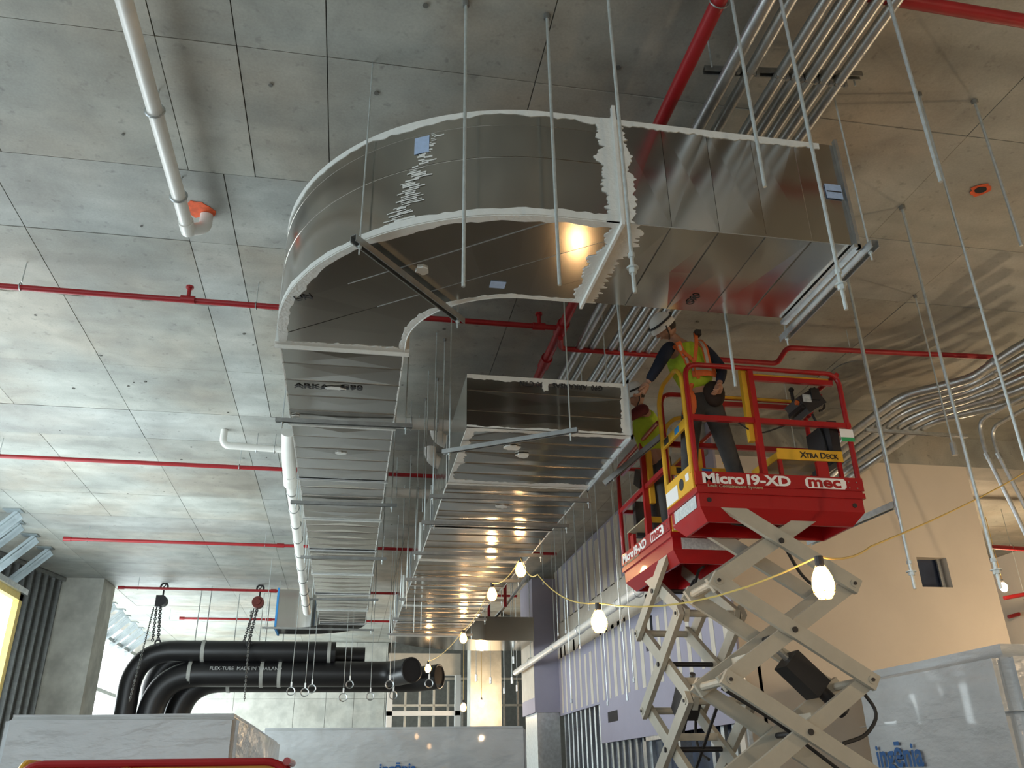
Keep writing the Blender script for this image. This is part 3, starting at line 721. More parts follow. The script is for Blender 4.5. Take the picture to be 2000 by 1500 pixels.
for yy, lab in zip((7.85, 8.78, 10.12, 11.6, 13.0, 14.7, 16.4), LB2):
    trapeze((DX0-.14, yy+.03, 0), (DX1+.1, yy-.03, 0), Z2-.05, lab, ext=.03)
trapeze(P(865, 883, 'z', Z2-.06), P(1128, 840, 'z', Z2-.06), Z2-.06, 'strut channel hanging askew under the lower duct corner', rods=(True, True))
e3 = thing('duct_elbow', 'far elbow where the lower duct turns right, behind the string lamps', 'duct', (1.6, 18, Z2))
YE3 = YS2[-1]; cx3 = DX1+.5
o3 = arc((cx3, YE3, 0), cx3-DX0+.1, 180, 90, 14) + [Vector((3.65, YE3+cx3-DX0+.1, 0))]; i3 = arc((cx3, YE3, 0), .5, 180, 90, 14) + [Vector((3.65, YE3+.5, 0))]
for pth, nm in ((o3, 'heel_panel'), (i3, 'throat_panel')):
    k = MB(); vs = []
    for p in pth: vs += [p+Vector((0, 0, Z2)), p+Vector((0, 0, Z2T))]
    k.add(vs, [(2*j, 2*j+2, 2*j+3, 2*j+1) for j in range(len(pth)-1)]); k.build(nm, 'galv', e3, smooth=60)
k = MB(); k.add([p+Vector((0, 0, Z2)) for p in o3] + [p+Vector((0, 0, Z2)) for p in i3], [(j, j+1, len(o3)+j+1, len(o3)+j) for j in range(len(o3)-1)]); k.build('bottom_panel', 'galv', e3, smooth=0)

# ------------------------------------------------------------------ pipes
def pipe(name, pts, r, m, label, cat='pipe', n=12, br=.1, fittings=(), hang=(), group=None, capm=None):
    t = thing(name, label, cat, tuple(pts[0]), group)
    path = bend(pts, br) if len(pts) > 2 else pts
    MB().tube(path, r, n).build('barrel', m, t)
    for q in fittings:
        a = Vector(pts[0]); d = (Vector(pts[-1])-a).normalized(); c = a + d*((Vector(q)-a).dot(d))
        MB().tube([c-d*r*2.2, c+d*r*2.2], r*1.35, n).build('coupling', m, t)
    for q in hang:
        q = Vector(q); 
        MB().tube([(q.x, q.y, ZC), (q.x, q.y, q.z+r+.02)], .005, 6).build('hanger_rod', 'zinc', t)
        MB().tube(arc(q, r*1.25, 0, 360, 12, (0, 1, 0) if abs(pts[1][1]-pts[0][1]) < abs(pts[1][0]-pts[0][0]) else (1, 0, 0), (0, 0, 1))[:-1], .005, 5, closed=True).build('clamp', 'galvd', t)
    return t
ZP = 5.65
def PZ(px, py, z=ZP): return P(px, py, 'z', z)
yb1 = 7.14
bp_ = pipe('sprinkler_pipe', [(-8, yb1-.05, ZP), (-2.4, yb1, ZP), (1.82, yb1, ZP)], .028, 'redpipe', 'nearest thin red sprinkler branch crossing behind the curved elbow', fittings=[PZ(367, 585), PZ(1053, 636)], hang=[PZ(40, 560), PZ(500, 597)])
for px, py in ((367, 585), (1053, 636)):
    q = PZ(px, py); MB().tube([(q.x, q.y, ZP), (q.x, q.y, ZP+.12)], .018, 8).tube([(q.x, q.y, ZP+.12), (q.x, q.y, ZP+.14)], .035, 10).build('sprinkler_head', 'redpipe', bp_)
mx = 1.86
pipe('sprinkler_pipe', [(mx, -2, ZP), (mx, 9.5, ZP)], .046, 'redpipe', 'thick red sprinkler main running into the distance beside the conduits', n=16, fittings=[(mx, 7.14, ZP), (mx, 7.9, ZP)], hang=[(mx, 3.2, ZP), (mx, 6.5, ZP)])
pipe('sprinkler_pipe', [(mx, 7.2, ZP-.08), (mx+.06, 7.42, ZP-.08), (4.28, 7.42, ZP-.08), (4.30, 7.2, ZP), (6.9, 7.06, ZP)], .028, 'redpipe', 'red sprinkler branch with a step, running right behind the red work platform', hang=[(5.0, 7.16, ZP)], br=.06)
q1, q2 = PZ(1750, 0), PZ(2000, 42)
pipe('sprinkler_pipe', [mx and Vector((mx, 3.0, ZP)), Vector((5.2, 3.06, ZP))], .04, 'redpipe', 'thick red pipe crossing the upper right corner in front of the conduits', n=14)
for yy, xa, xb, lab in ((11.75, -8, 1.1, 'second red sprinkler branch across the ceiling, left of the duct'), (16.15, -5.15, 3.9, 'third red sprinkler branch, starting at a capped end left'), (20.4, -5.17, 3.9, 'fourth red sprinkler branch above the chain hoists'), (24.3, -4.5, 5.2, 'farthest red sprinkler branch behind the chain hoists')):
    pipe('sprinkler_pipe', [(xa, yy-.05, ZP), (xb, yy+.05, ZP)], .03, 'redpipe', lab, fittings=[(-.9 - (yy-11)*.1, yy, ZP), (xa+.02, yy, ZP)], hang=[(-4.8, yy-.03, ZP), (-1.7, yy, ZP), (.5, yy, ZP)], n=10)
k = thing('sprinkler_drop', 'vertical red drop pipe right of the string lamps', 'pipe', (2.7, 15.5, 5.0)); q = P(986, 1125, 'y', 15.5); q_ = P(986, 1185, 'y', 15.5)
MB().tube([(q.x, 15.5, ZC), (q.x, 15.5, q_.z)], .03, 10).build('barrel', 'redpipe', k)
q = P(955, 1265, 'y', 19); k = thing('sprinkler_drop', 'farther vertical red drop pipe above the far duct elbow', 'pipe', (q.x, 19, q.z)); MB().tube([(q.x, 19, ZC), (q.x, 19, q.z)], .03, 10).build('barrel', 'redpipe', k)

# conduits along the ceiling
XS = [2.11, 2.24, 2.44, 2.54, 2.635, 2.735, 2.84]
ct = thing('conduit_rack', 'strut clamp rack holding the straight conduits near the top of the picture', 'rack', (2.5, 4.55, 5.6))
LC = ['thickest bright conduit, nearest the red main', 'second conduit from the red main', 'third conduit, first of the close group of five', 'fourth conduit from the red main', 'fifth conduit from the red main', 'sixth conduit from the red main', 'seventh and outermost straight conduit']
for i, x in enumerate(XS):
    t = thing('conduit', LC[i] + ' along the ceiling', 'conduit', (x, 3, 5.6), 'straight steel conduits under the ceiling')
    MB().tube([(x, -2, 5.6), (x, 9.8, 5.6)], .045 if i == 0 else .036, 14).build('barrel', 'galvs', t)
    for yy in (5.2, 8.2): MB().tube([(x, yy, 5.6), (x, yy+.08, 5.6)], .052 if i == 0 else .043, 14).build('coupling', 'galvs', t)
for yy in (3.62, 6.2, 8.6):
    MB().channel((1.98, yy+.1, 5.66), (3.0, yy-.02, 5.66), .041, .041, .003, up=(0, 0, -1)).build('strut_channel', 'galvd', ct, smooth=0)
    for x in XS: MB().tube([(x-.03, yy, 5.58), (x+.03, yy, 5.58)], .015, 6).bar((x+.045, yy, 5.56), (x+.045, yy, 5.64), .02, .02).build('clamp', 'galvd', ct, smooth=0)
    for x in (2.0, 2.98): MB().tube([(x, yy+.03, ZC), (x, yy+.03, 5.62)], .006, 6).build('rod', 'zinc', ct)
# bent conduit bank on the right
topb = [(2060, 640), (1985, 680), (1900, 738), (1850, 752), (1765, 772), (1705, 815), (1640, 865), (1540, 950)]
botb = [(2060, 752), (1985, 785), (1880, 808), (1820, 822), (1775, 850), (1735, 880), (1660, 932), (1580, 995)]
LBK = ['uppermost', 'second', 'third', 'fourth', 'fifth', 'sixth and lowest']
for i in range(6):
    f_ = i/5
    pts = [P(a[0]*(1-f_)+b[0]*f_, a[1]*(1-f_)+b[1]*f_, 'z', 5.35) for a, b in zip(topb, botb)]
    pts = [p if p.y < 9.7 else CAM + (p-CAM)*(9.7/p.y) for p in pts]
    t = thing('bent_conduit', LBK[i] + ' of the six swept conduits behind the right end of the red platform', 'conduit', tuple(pts[3]), 'bank of bent conduits')
    MB().tube(bend(pts, .35, 5), .05, 12).build('barrel', 'galvs', t)
    q = pts[1]*.5+pts[2]*.5; d = (pts[2]-pts[1]).normalized(); MB().tube([q-d*.05, q+d*.05], .06, 12).build('coupling', 'galvs', t)
t = thing('strut_support', 'long thin perforated strut under the bent conduit bank', 'hanger', tuple(P(1690, 840, 'z', 5.27)))
MB().channel(P(1690, 840, 'z', 5.27), P(1888, 852, 'z', 5.27), .04, .04, .003, up=(0, 0, -1)).build('strut_channel', 'galvs', t, smooth=0)
for i, (pp, lab) in enumerate((([(2060, 745), (1998, 775), (1910, 822), (1925, 885), (1975, 985), (2030, 1100)], 'left one of two conduits bending down at the right edge'), ([(2060, 768), (2000, 800), (1935, 836), (1948, 885), (1995, 975), (2050, 1090)], 'right one of two conduits bending down at the right edge'))):
    p1 = [P(a, b, 'z', 5.3) for a, b in pp[:3]] + [P(pp[2][0], pp[2][1], 'z', 5.3) + Vector((.12, .1, -.35))]
    base = p1[2]; p1 = [P(a, b, 'y', base.y + .0) if j > 2 else P(a, b, 'z', 5.3) for j, (a, b) in enumerate(pp)]
    t = thing('bent_conduit', lab, 'conduit', tuple(base)); MB().tube(bend(p1, .15, 5), .024, 10).build('barrel', 'galvs', t)
    q = p1[3]; d = (p1[4]-p1[3]).normalized(); MB().tube([q, q+d*.07], .034, 10).build('coupling', 'galvd', t)

for (xa, ya, xb, yb, lab) in ((1935, 1068, 2060, 1076, 'uppermost red pipe in the side hall beyond the beige wall'), (1962, 1168, 2060, 1150, 'middle red pipe in the side hall, slanting up'), (1970, 1205, 2060, 1180, 'lower thick red pipe in the side hall')):
    yq = 13 + (ya > 1100)*1.6 + (ya > 1180)*1.6
    pipe('sprinkler_pipe', [P(xa, ya, 'y', yq), P(xb, yb, 'y', yq)], .04, 'redpipe', lab, hang=[P(xa+40, ya, 'y', yq)])
# white drain pipes
def clampring(c, r, ux, parent):
    MB().tube(arc(c, r*1.12, 0, 360, 14, ux, (0, 0, 1))[:-1], .008, 5, closed=True).build('clamp', 'galvs', parent)
    MB().tube([(c[0]+.0, c[1], c[2]+r), (c[0], c[1], ZC)], .006, 6).build('clamp_rod', 'galvs', parent)
t = thing('drain_pipe', 'white drain pipe at upper left, turning up into an orange-ringed hole', 'pipe', (-1.52, 5, 5.75))
MB().tube(bend([(-1.52, -2, 5.72), (-1.52, 6.1, 5.72), (-1.40, 6.14, 5.78), (-1.40, 6.12, ZC)], .05), .052, 16).build('barrel', 'pvc', t)
MB().tube([(-1.52, 5.98, 5.72), (-1.52, 6.12, 5.72)], .060, 16).build('coupling', 'pvc', t)
for yy in (4.72, 5.65): clampring((-1.52, yy, 5.72), .055, (1, 0, 0), t)
t = thing('drain_pipe', 'short white drain pipe with an upturned elbow, left of the duct run', 'pipe', (-1.4, 11.15, 5.7))
MB().tube(bend([(-1.84, 11.0, ZC), (-1.84, 11.0, 5.68), (-1.08, 11.05, 5.68)], .16), .045, 14).build('barrel', 'pvc', t)
for px in (500, 535):
    q = P(px, 872, 'z', 5.68); clampring((q.x, 11.06, 5.68), .05, (0, 1, 0), t)
t = thing('drain_pipe', 'thick white drain pipe crossing between the two duct runs', 'pipe', (.5, 9.75, 5.6))
MB().tube([(-.6, 9.7, 5.6), (1.9, 9.7, 5.6)], .075, 16).build('barrel', 'pvc', t)
for px in (806, 860): q = P(px, 808, 'z', 5.6); clampring((q.x, 9.7, 5.6), .078, (0, 1, 0), t)
t = thing('drain_pipe', 'second thick white drain pipe between the two duct runs, farther back', 'pipe', (.5, 12.5, 5.6))
MB().tube([(-.6, 12.5, 5.6), (1.6, 12.5, 5.6)], .075, 16).build('barrel', 'pvc', t)
for px in (777, 821): q = P(px, 946, 'z', 5.6); clampring((q.x, 12.5, 5.6), .078, (0, 1, 0), t)
for (px, py, yy, lab) in ((855, 845, 10.3, 'upper white pipe elbow poking from the ceiling between the ducts'), (843, 888, 11.3, 'lower white pipe elbow poking from the ceiling between the ducts')):
    q = P(px, py, 'y', yy); t = thing('pipe_elbow', lab, 'pipe', (q.x, yy, q.z))
    MB().tube(bend([(q.x-.02, yy, q.z+.35), (q.x-.02, yy, q.z-.06), (q.x+.20, yy+.02, q.z-.16)], .2), .085, 14).build('barrel', 'pvc', t)
t = thing('drain_pipe', 'long white pipe with dark bands running along the left side of the left duct run', 'pipe', (-.95, 11, 5.4))
xl = -.95
MB().tube(bend([(xl, 9.9, 5.9), (xl, 10.7, 5.45), (xl, 12.4, 5.2), (xl, 19.0, 4.9)], .2), [.085]*1 + [.085]*7 + [.07]*8, 14).build('barrel', 'pvc', t) if False else None
MB().tube([(xl, 11.2, 5.36), (-.80, 15.6, 4.34)], .068, 14).build('barrel', 'pvc', t)
MB().tube([(xl-.02, 10.6, 5.75), (xl-.02, 10.9, 5.55), (xl, 11.4, 5.31)], .092, 14).build('coupling', 'pvc', t)
for i in range(9):
    yy = 11.6 + i*.45; z = 5.36 - (yy-11.2)*.2318; xl = -.95 + (yy-11.2)*.034
    MB().tube(arc((xl, yy, z), .072, 0, 360, 14, (1, 0, 0), (0, 0, 1))[:-1], .009, 5, closed=True).build('band', 'galvd', t)
    MB().tube([(xl, yy, z+.08), (xl, yy, ZC)], .005, 5).build('hanger_rod', 'zinc', t)
# white pipe along the right partition
t = thing('water_pipe', 'white pipe hung along the lilac partition wall', 'pipe', (3.8, 15, 3.85))
MB().tube([(3.8, 20.3, 3.86), (3.8, 8.6, 3.92)], .065, 14).build('barrel', 'pvc', t)
for yy in (18.5, 16.2, 14.3, 13.2, 12.0, 11.1):
    MB().tube(arc((3.8, yy, 3.89), .075, 0, 360, 12, (1, 0, 0), (0, 0, 1))[:-1], .007, 5, closed=True).build('clevis', 'galvs', t)
    MB().tube([(3.8, yy, 3.96), (3.8, yy, ZC)], .006, 5).build('hanger_rod', 'zinc', t)

# black insulated pipes + chain hoists
def blackpipe(pts, r, lab, br, bands=()):
    t = thing('insulated_pipe', lab, 'pipe', tuple(pts[0])); pth = bend(pts, br, 12)
    MB().tube(pth, r, 24).build('barrel', 'black', t)
    for x, yv, zv in bands:
        MB().tube([(x-.04, yv, zv), (x+.04, yv, zv)], r+.012, 24).build('strap', 'strap', t)
        MB().tube([(x, yv, zv+r+.02), (x, yv, ZC)], .012, 6).build('strap_rod', 'zinc', t)
    return t
zU = 4.42; zL = 3.94
blackpipe([(-4.85, 21.3, 0), (-4.85, 21.3, zU), (-.35, 21.3, zU)], .235, 'upper front black insulated pipe bending down at its left end', .9, [(-3.35, 21.3, zU), (-.5, 21.3, zU)])
blackpipe([(-4.5, 22.0, 0), (-4.5, 22.0, zU-.02), (.35, 22.0, zU-.02)], .23, 'upper rear black insulated pipe with a slant-cut end', .9, [(-2.2, 22.0, zU-.02)])
blackpipe([(-4.35, 21.45, 0), (-4.35, 21.45, zL), (1.0, 21.45, zL), (1.42, 20.75, zL+.02)], .29, 'lower front black insulated pipe with stamped lettering and an open end', 1.0, [(-3.6, 21.45, zL), (-2.0, 21.45, zL), (-1.6, 21.45, zL)])
blackpipe([(-3.9, 22.1, 0), (-3.9, 22.1, zL-.06), (1.55, 22.1, zL-.06), (2.15, 21.7, zL-.02)], .29, 'lower rear black insulated pipe with an open brownish end', 1.0, [(-2.8, 22.1, zL-.06)])
for c, d_, lab in (((1.76, 21.09, zL+.02), Vector((.75, -.66, 0)), 'a'), ((2.51, 21.895, zL-.02), Vector((.9, -.4, 0)), 'b')):
    d_ = d_.normalized(); sx_ = Vector((-d_.y, d_.x, 0))
par = [o for o in COL.objects if o.name.startswith('insulated_pipe')]
for t, c, d_ in ((par[2], Vector((1.42, 20.75, zL+.02)), Vector((.42, -.70, 0)).normalized()), (par[3], Vector((2.15, 21.7, zL-.02)), Vector((.6, -.40, 0)).normalized())):
    sx_ = Vector((-d_.y, d_.x, 0)); MB().tube(arc(c+d_*.01, .272, 0, 360, 24, sx_, (0, 0, 1))[:-1], .02, 6, closed=True).build('cut_rim', 'blackm', t); MB().tube([c+d_*.002, c+d_*.01], .25, 24).build('bore_disc', 'dark' if t is par[2] else 'brown', t)  # flat dark disc takes the place of shade inside the hollow end
text('FLEX-TUBE  MADE IN THAILAND', .11, frame((-3.15, 21.45-.295, zL+.05), (1, 0, 0), (0, 0, 1)), 'galvd', par[2], 'stamped_print')
def chain(a, b, parent, r=.02, n=40, m='blackm'):
    a = Vector(a); b = Vector(b); d = (b-a)/n; k = MB(); L_ = d.length*.75; z = d.normalized()
    u = z.cross(Vector((0, 1, 0))).normalized(); v = z.cross(u)
    for i in range(n):
        c = a + d*(i+.5); w_ = u if i % 2 else v
        pts = [c + z*(L_*math.sin(t)) + w_*(r*math.cos(t)) for t in [2*PI*j/8 for j in range(8)]]
        k.tube(pts, r*.45, 4, closed=True)
    return k.build('load_chain', m, parent)
def hoist(px, py, lab, m, pxb, pyb):
    yv = 21.0; q = P(px, py, 'y', yv); t = thing('chain_hoist', lab, 'hoist', (q.x, yv, q.z))
    if m == 'blackm': MB().box(q.x-.11, yv-.1, q.z-.14, q.x+.02, yv+.1, q.z+.12).tube([(q.x+.02, yv-.12, q.z), (q.x+.02, yv+.12, q.z)], .12, 16).tube([(q.x-.05, yv-.13, q.z+.02), (q.x-.05, yv+.13, q.z+.02)], .05, 8).build('body', m, t)
    else: MB().tube([(q.x, yv-.1, q.z), (q.x, yv+.1, q.z)], .135, 18).tube([(q.x, yv-.14, q.z), (q.x, yv+.14, q.z)], .07, 12).build('body', 'brownred', t)
    hk = arc((q.x+.02, yv, q.z+.33), .08, -60, 230, 12, (1, 0, 0), (0, 0, 1)); MB().tube(hk + [hk[-1]+Vector((.1, 0, .14))] + [(q.x+.05, yv, ZC)], .022, 8).build('top_hook', 'blackm', t)
    MB().tube([(q.x+.02, yv, q.z+.25), (q.x+.02, yv, q.z+.1)], .02, 6).build('hook_neck', 'blackm', t)
    e = P(pxb, pyb, 'y', yv); chain((q.x, yv, q.z-.12), e, t, .03, 16); chain((q.x-.08, yv, q.z-.15), e + Vector((-.12, 0, -.02)), t, .026, 16)
    MB().tube(arc(e-Vector((0, 0, .06)), .06, 0, 300, 10, (1, 0, 0), (0, 0, 1)), .02, 6).build('load_hook', 'blackm', t)
    hc = e + Vector((-.25, 0, -1.4)); chain((q.x-.14, yv, q.z-.15), (q.x-.3 if m == 'blackm' else q.x-.05, yv-.15, 3.3), t, .018, 45, 'galvd')
hoist(315, 1174, 'black chain hoist hanging above the left bend of the black pipes', 'blackm', 309, 1250)
hoist(504, 1177, 'red-brown chain hoist hanging above the middle of the black pipes', 'redpipe', 487, 1252)

# small hangers and loops dangling near the far pipes
LL = ['wire bundle with clips dangling right of the black pipes straps', 'ring hanger', 'ring hanger', 'ring hanger']
random.seed(11)
ORD = ['leftmost', 'second from the left', 'third from the left', 'fourth from the left', 'fifth from the left', 'sixth from the left', 'seventh from the left', 'eighth from the left', 'ninth from the left', 'rightmost']
def order(L_):
    L_ = sorted(L_); return [(a, b, c, ORD[i] if i < len(L_)-1 else 'rightmost') for i, (a, b, c) in enumerate(L_)]
grp = 'ring hangers dangling below the black pipes'
for px, py, yv, od in order(((568, 1350, 18), (595, 1352, 18), (609, 1345, 18), (670, 1362, 18), (683, 1337, 19), (723, 1360, 19), (768, 1358, 18), (761, 1337, 17), (838, 1335, 17))):
    q = P(px, py, 'y', yv); t = thing('ring_hanger', 'ring hanger on a thin rod below the black pipes, ' + od, 'hanger', (q.x, yv, q.z), grp)
    MB().tube([(q.x, yv, ZC), (q.x, yv, q.z+.16)], .006, 5).build('rod', 'zinc', t)
    MB().tube(arc((q.x, yv, q.z), .075, 0, 360, 12, (1, 0, 0), (0, 0, 1))[:-1], .012, 5, closed=True).build('ring', 'galvs', t)
    MB().bar((q.x, yv, q.z+.08), (q.x, yv, q.z+.17), .03, .03).build('swivel', 'white', t, smooth=0)
grp = 'thin rods in front of the lilac partition'
for px, py, yv, od in order(((1116, 1370, 12), (1133, 1265, 13), (1187, 1375, 11.5), (1105, 1235, 14), (1213, 1230, 10.5), (1225, 1365, 10.5), (1238, 1330, 10.3), (1150, 1190, 12.5), (1090, 1240, 14.5), (1061, 1140, 15))):
    q = P(px, py, 'y', yv); t = thing('hanging_rod', 'thin bright rod before the lilac partition, ' + od, 'rod', (q.x, yv, q.z), grp)
    MB().tube([(q.x, yv, ZC), (q.x, yv, q.z)], .006, 5).build('shank', 'zinc', t); MB().tube([(q.x, yv, q.z+.03), (q.x, yv, q.z-.02)], .016, 6).build('nut', 'galvs', t)
grp = 'thin rods between the two duct runs'
for px, py, yv, od in order(((1003-210, 1190, 12), (808, 1235, 13), (822, 1230, 13.5), (848, 1035, 9), (865, 865, 8), (750, 1000, 10), (905-80, 1000, 9.6))):
    q = P(px, py, 'y', yv); t = thing('hanging_rod', 'thin rod hanging between the two duct runs, ' + od, 'rod', (q.x, yv, q.z), grp)
    MB().tube([(q.x, yv, ZC), (q.x, yv, q.z)], .0055, 5).build('shank', 'zinc', t); MB().tube([(q.x, yv, ZC), (q.x, yv, ZC-.03)], .016, 6).build('anchor', 'galvd', t)
grp = 'thin rods in the far right bay'
for px, py, yv, od in order(((1000, 1330, 20), (1010, 1345, 21), (958, 1330, 20), (930, 1325, 19), (985, 1350, 22), (1003, 1290, 19))):
    q = P(px, py, 'y', yv); t = thing('hanging_rod', 'thin rod hanging near the far concrete column, ' + od, 'rod', (q.x, yv, q.z), grp)
    MB().tube([(q.x, yv, ZC), (q.x, yv, q.z)], .008, 5).build('shank', 'zinc', t); MB().tube([(q.x, yv, q.z+.08), (q.x, yv, q.z-.06)], .03, 6).build('clip', 'galvs', t)
# sloping loose struts
a, b = P(1750, 985, 'y', 5.6), P(1580, 1060, 'y', 6.2)
t = thing('loose_strut', 'grey strut channel hanging in front of the beige wall below the platform', 'hanger', tuple(a))
MB().channel(P(1750, 985, 'z', 3.9), P(1580, 1060, 'z', 3.9), .06, .06, .004, up=(0, 0, -1)).build('strut_channel', 'galvs', t, smooth=0)
q = P(1748, 985, 'z', 3.9); MB().tube([(q.x, q.y, ZC), (q.x, q.y, 3.8)], .011, 8).build('rod', 'zinc', t); MB().tube([(q.x, q.y, 3.85), (q.x, q.y, 3.87)], .022, 6).build('nut', 'zinc', t)
q = P(1584, 1058, 'z', 3.9); MB().tube([(q.x, q.y, ZC), (q.x, q.y, 3.85)], .006, 8).build('rod', 'zinc', t)
rod(1787, 1150, 5.7, .0125, 'threaded rod with nut ending left of the small dark window', nut=True)
t = thing('loose_strut', 'dark strut channel held in front of the left work platform', 'hanger', tuple(P(1290, 860, 'y', 6.9)))
a = P(1300, 845, 'y', 6.85); b = P(1180, 945, 'y', 7.1); MB().channel(a, b, .045, .045, .004, up=(0, 0, -1)).build('strut_channel', 'galvd', t, smooth=0)
q = a + (b-a)*.85; MB().tube([(q.x, q.y, ZC), (q.x, q.y, q.z-.05)], .006, 6).build('rod', 'zinc', t)
t = thing('conduit', 'thin bright conduit sloping down right of the string lamps', 'conduit', tuple(P(1030, 1125, 'y', 16)))
MB().tube([P(1032, 1122, 'y', 15.5), P(985, 1186, 'y', 17), P(962, 1212, 'y', 18)], .03, 8).build('barrel', 'galvs', t)

# ------------------------------------------------------------------ string lamps
def lamp(px, py, yv, lab, e=14, s=1.0):
    q = P(px, py, 'y', yv); t = thing('string_lamp', lab, 'lamp', (q.x, yv, q.z))
    prof = [(0, -.085), (.03, -.08), (.05, -.05), (.058, -.015), (.052, .02), (.036, .055), (.022, .08), (0, .082)]
    k = MB(); n = 14; vs = []; fs = []
    for r_, z_ in prof:
        for j in range(n): vs.append((q.x + s*max(r_, .001)*math.cos(2*PI*j/n), yv + s*max(r_, .001)*math.sin(2*PI*j/n), q.z + s*z_))
    for i in range(len(prof)-1):
        for j in range(n): fs.append((i*n+j, i*n+(j+1) % n, (i+1)*n+(j+1) % n, (i+1)*n+j))
    k.add(vs, fs).build('bulb', 'bulb', t, smooth=80)
    k = MB()
    for j in range(6):
        a = PI*j/3; k.tube([(q.x + s*(r_*1.12+.002)*math.cos(a), yv + s*(r_*1.12+.002)*math.sin(a), q.z + s*(z_*1.08)) for r_, z_ in prof], .0025, 4)
    k.tube(arc((q.x, yv, q.z-.055*s), .055*s, 0, 360, 14)[:-1], .0025, 4, closed=True); k.build('cage', 'cage', t)
    MB().tube([(q.x, yv, q.z+.08*s), (q.x, yv, q.z+.14*s)], .024*s, 10).build('socket', 'blackm', t)
    if py > 1370: MB().tube([(q.x, yv, q.z+.13), (q.x, yv, ZC)], .006, 5).build('cord', 'wire', t)
    return q
lp = [lamp(1607, 1137, 4.2, 'large glowing caged work lamp in front of the scissor arms', 22),
      lamp(1170, 1213, 6.6, 'glowing caged work lamp left of the scissor stack, before the lilac wall', 30),
      lamp(1017, 1112, 10.0, 'glowing work lamp beside the duct strut, highest of the lamp string', 30),
      lamp(961, 1160, 11.2, 'glowing work lamp just below left of the highest one', 30),
      lamp(905, 1246, 15.5, 'glowing work lamp in front of the far duct elbow', 40),
      lamp(836, 1305, 18.5, 'glowing work lamp above the open end of the black pipe', 40),
      lamp(905, 1381, 19, 'smallest lowest glowing work lamp near the far studs', 30)]
def wire(pts, lab, r=.006, sag=.05):
    out = []
    for a, b in zip(pts, pts[1:]):
        a = Vector(a); b = Vector(b)
        for i in range(8):
            f_ = i/8; out.append(a + (b-a)*f_ - Vector((0, 0, sag*4*f_*(1-f_))))
    out.append(Vector(pts[-1])); tag(MB().tube(out, r, 5).build('lamp_cord', 'wire'), lab, 'cord')
up = Vector((0, 0, .14))
wire([lp[0]+up, P(1700, 1068, 'y', 5.0), P(2030, 905, 'y', 8.0)], 'yellow lamp cord rising right from the large lamp', .007, .04)
wire([lp[0]+up, lp[1]+up], 'lamp cord sagging between the large lamp and the lamp by the lilac wall', .006, .12)
wire([lp[1]+up, P(1050, 1122, 'y', 9.0), lp[2]+up], 'lamp cord from the lilac wall lamp up to the highest lamp', .006, .1)
wire([lp[2]+up, lp[3]+up, lp[4]+up, lp[5]+up], 'lamp cord linking the far lamps along the duct', .007, .1)
# same kind of lamps further along the hall, right of and behind the photographer
for x, yv, z, lb in ((7.6, 3.2, 3.0, 'work lamp hanging out of view to the right of the wrapped unit'), (9.2, 7.5, 2.6, 'work lamp hanging out of view in front of the beige wall'), (5.0, -2.5, 3.0, 'work lamp hanging behind the photographer'), (11.5, 13.5, 4.6, 'work lamp in the side hall beyond the beige wall'), (3.4, 23.0, 3.4, 'work lamp hidden behind the lilac pilaster')):
    t = thing('string_lamp', lb, 'lamp', (x, yv, z))
    MB().ball((x, yv, z), (.06, .06, .085)).build('bulb', 'bulb2', t); MB().tube([(x, yv, z+.07), (x, yv, z+.14)], .024, 8).build('socket', 'blackm', t); MB().tube([(x, yv, z+.14), (x, yv, ZC)], .006, 5).build('cord', 'wire', t)
# ------------------------------------------------------------------ wrapped crates
def crate(x0, y0, x1, y1, z, lab, r=.12, side=None):
    t = thing('wrapped_unit', lab, 'crate', ((x0+x1)/2, (y0+y1)/2, 0))
    bm = bmesh.new(); bmesh.ops.create_cube(bm, size=1)
    for v in bm.verts: v.co = Vector(((x0+x1)/2 + v.co.x*(x1-x0), (y0+y1)/2 + v.co.y*(y1-y0), z/2 + v.co.z*z))
    bmesh.ops.bevel(bm, geom=bm.edges[:], offset=r*.4, segments=3, affect='EDGES')
    bmesh.ops.subdivide_edges(bm, edges=bm.edges[:], cuts=2, use_grid_fill=True)
    rnd = random.Random(2)
    for v in bm.verts: v.co += Vector((rnd.uniform(-1, 1), rnd.uniform(-1, 1), rnd.uniform(-1, 1)))*.006
    k = MB(); bm.verts.index_update(); k.v = [tuple(v.co) for v in bm.verts]; k.f = [[v.index for v in f.verts] for f in bm.faces]; bm.free()
    k.build('film_cover', 'wrap', t, smooth=50)
    # gathered film folds near the top corners
    for cx_, cy_, dx, dy in ((x0, y0, 1, 0), (x1, y0, -1, 0), (x0, y0, 0, 1), (x0, y1, 0, -1)):
        k = MB()
        for i in range(5):
            l_ = rnd.uniform(.25, .55); a_ = rnd.uniform(.3, 1.2); st = Vector((cx_, cy_, z-.05)) + Vector((dx, dy, 0))*.06*i
            st += Vector((-.004 if dx == 0 else 0, -.004 if dy == 0 else 0, 0))
            k.tube([st, st + Vector((dx*math.cos(a_)*l_, dy*math.cos(a_)*l_, -math.sin(a_)*l_))], [.007, .001], 5)
        pass
    MB().box(x0-.002, y0-.002, z-.55, x1+.002, y1+.002, z-.547).build('film_seam', 'wrap', t, smooth=0)
    return t
crate(-2.74, 8.0, -.9, 13.4, 2.15, 'large shrink-wrapped unit at lower left, behind the red rail')
cm_ = crate(-1.4, 16, 3.17, 17.5, 2.47, 'long shrink-wrapped unit in the middle distance with blue lettering')
cr = crate(5.42, 6.6, 7.6, 8.95, 2.6, 'shrink-wrapped unit at lower right with blue lettering, before the beige wall', r=.3)
M['bluei'] = mat('blue_lettering', (.02, .12, .36), .5, var=.6, vs=30)
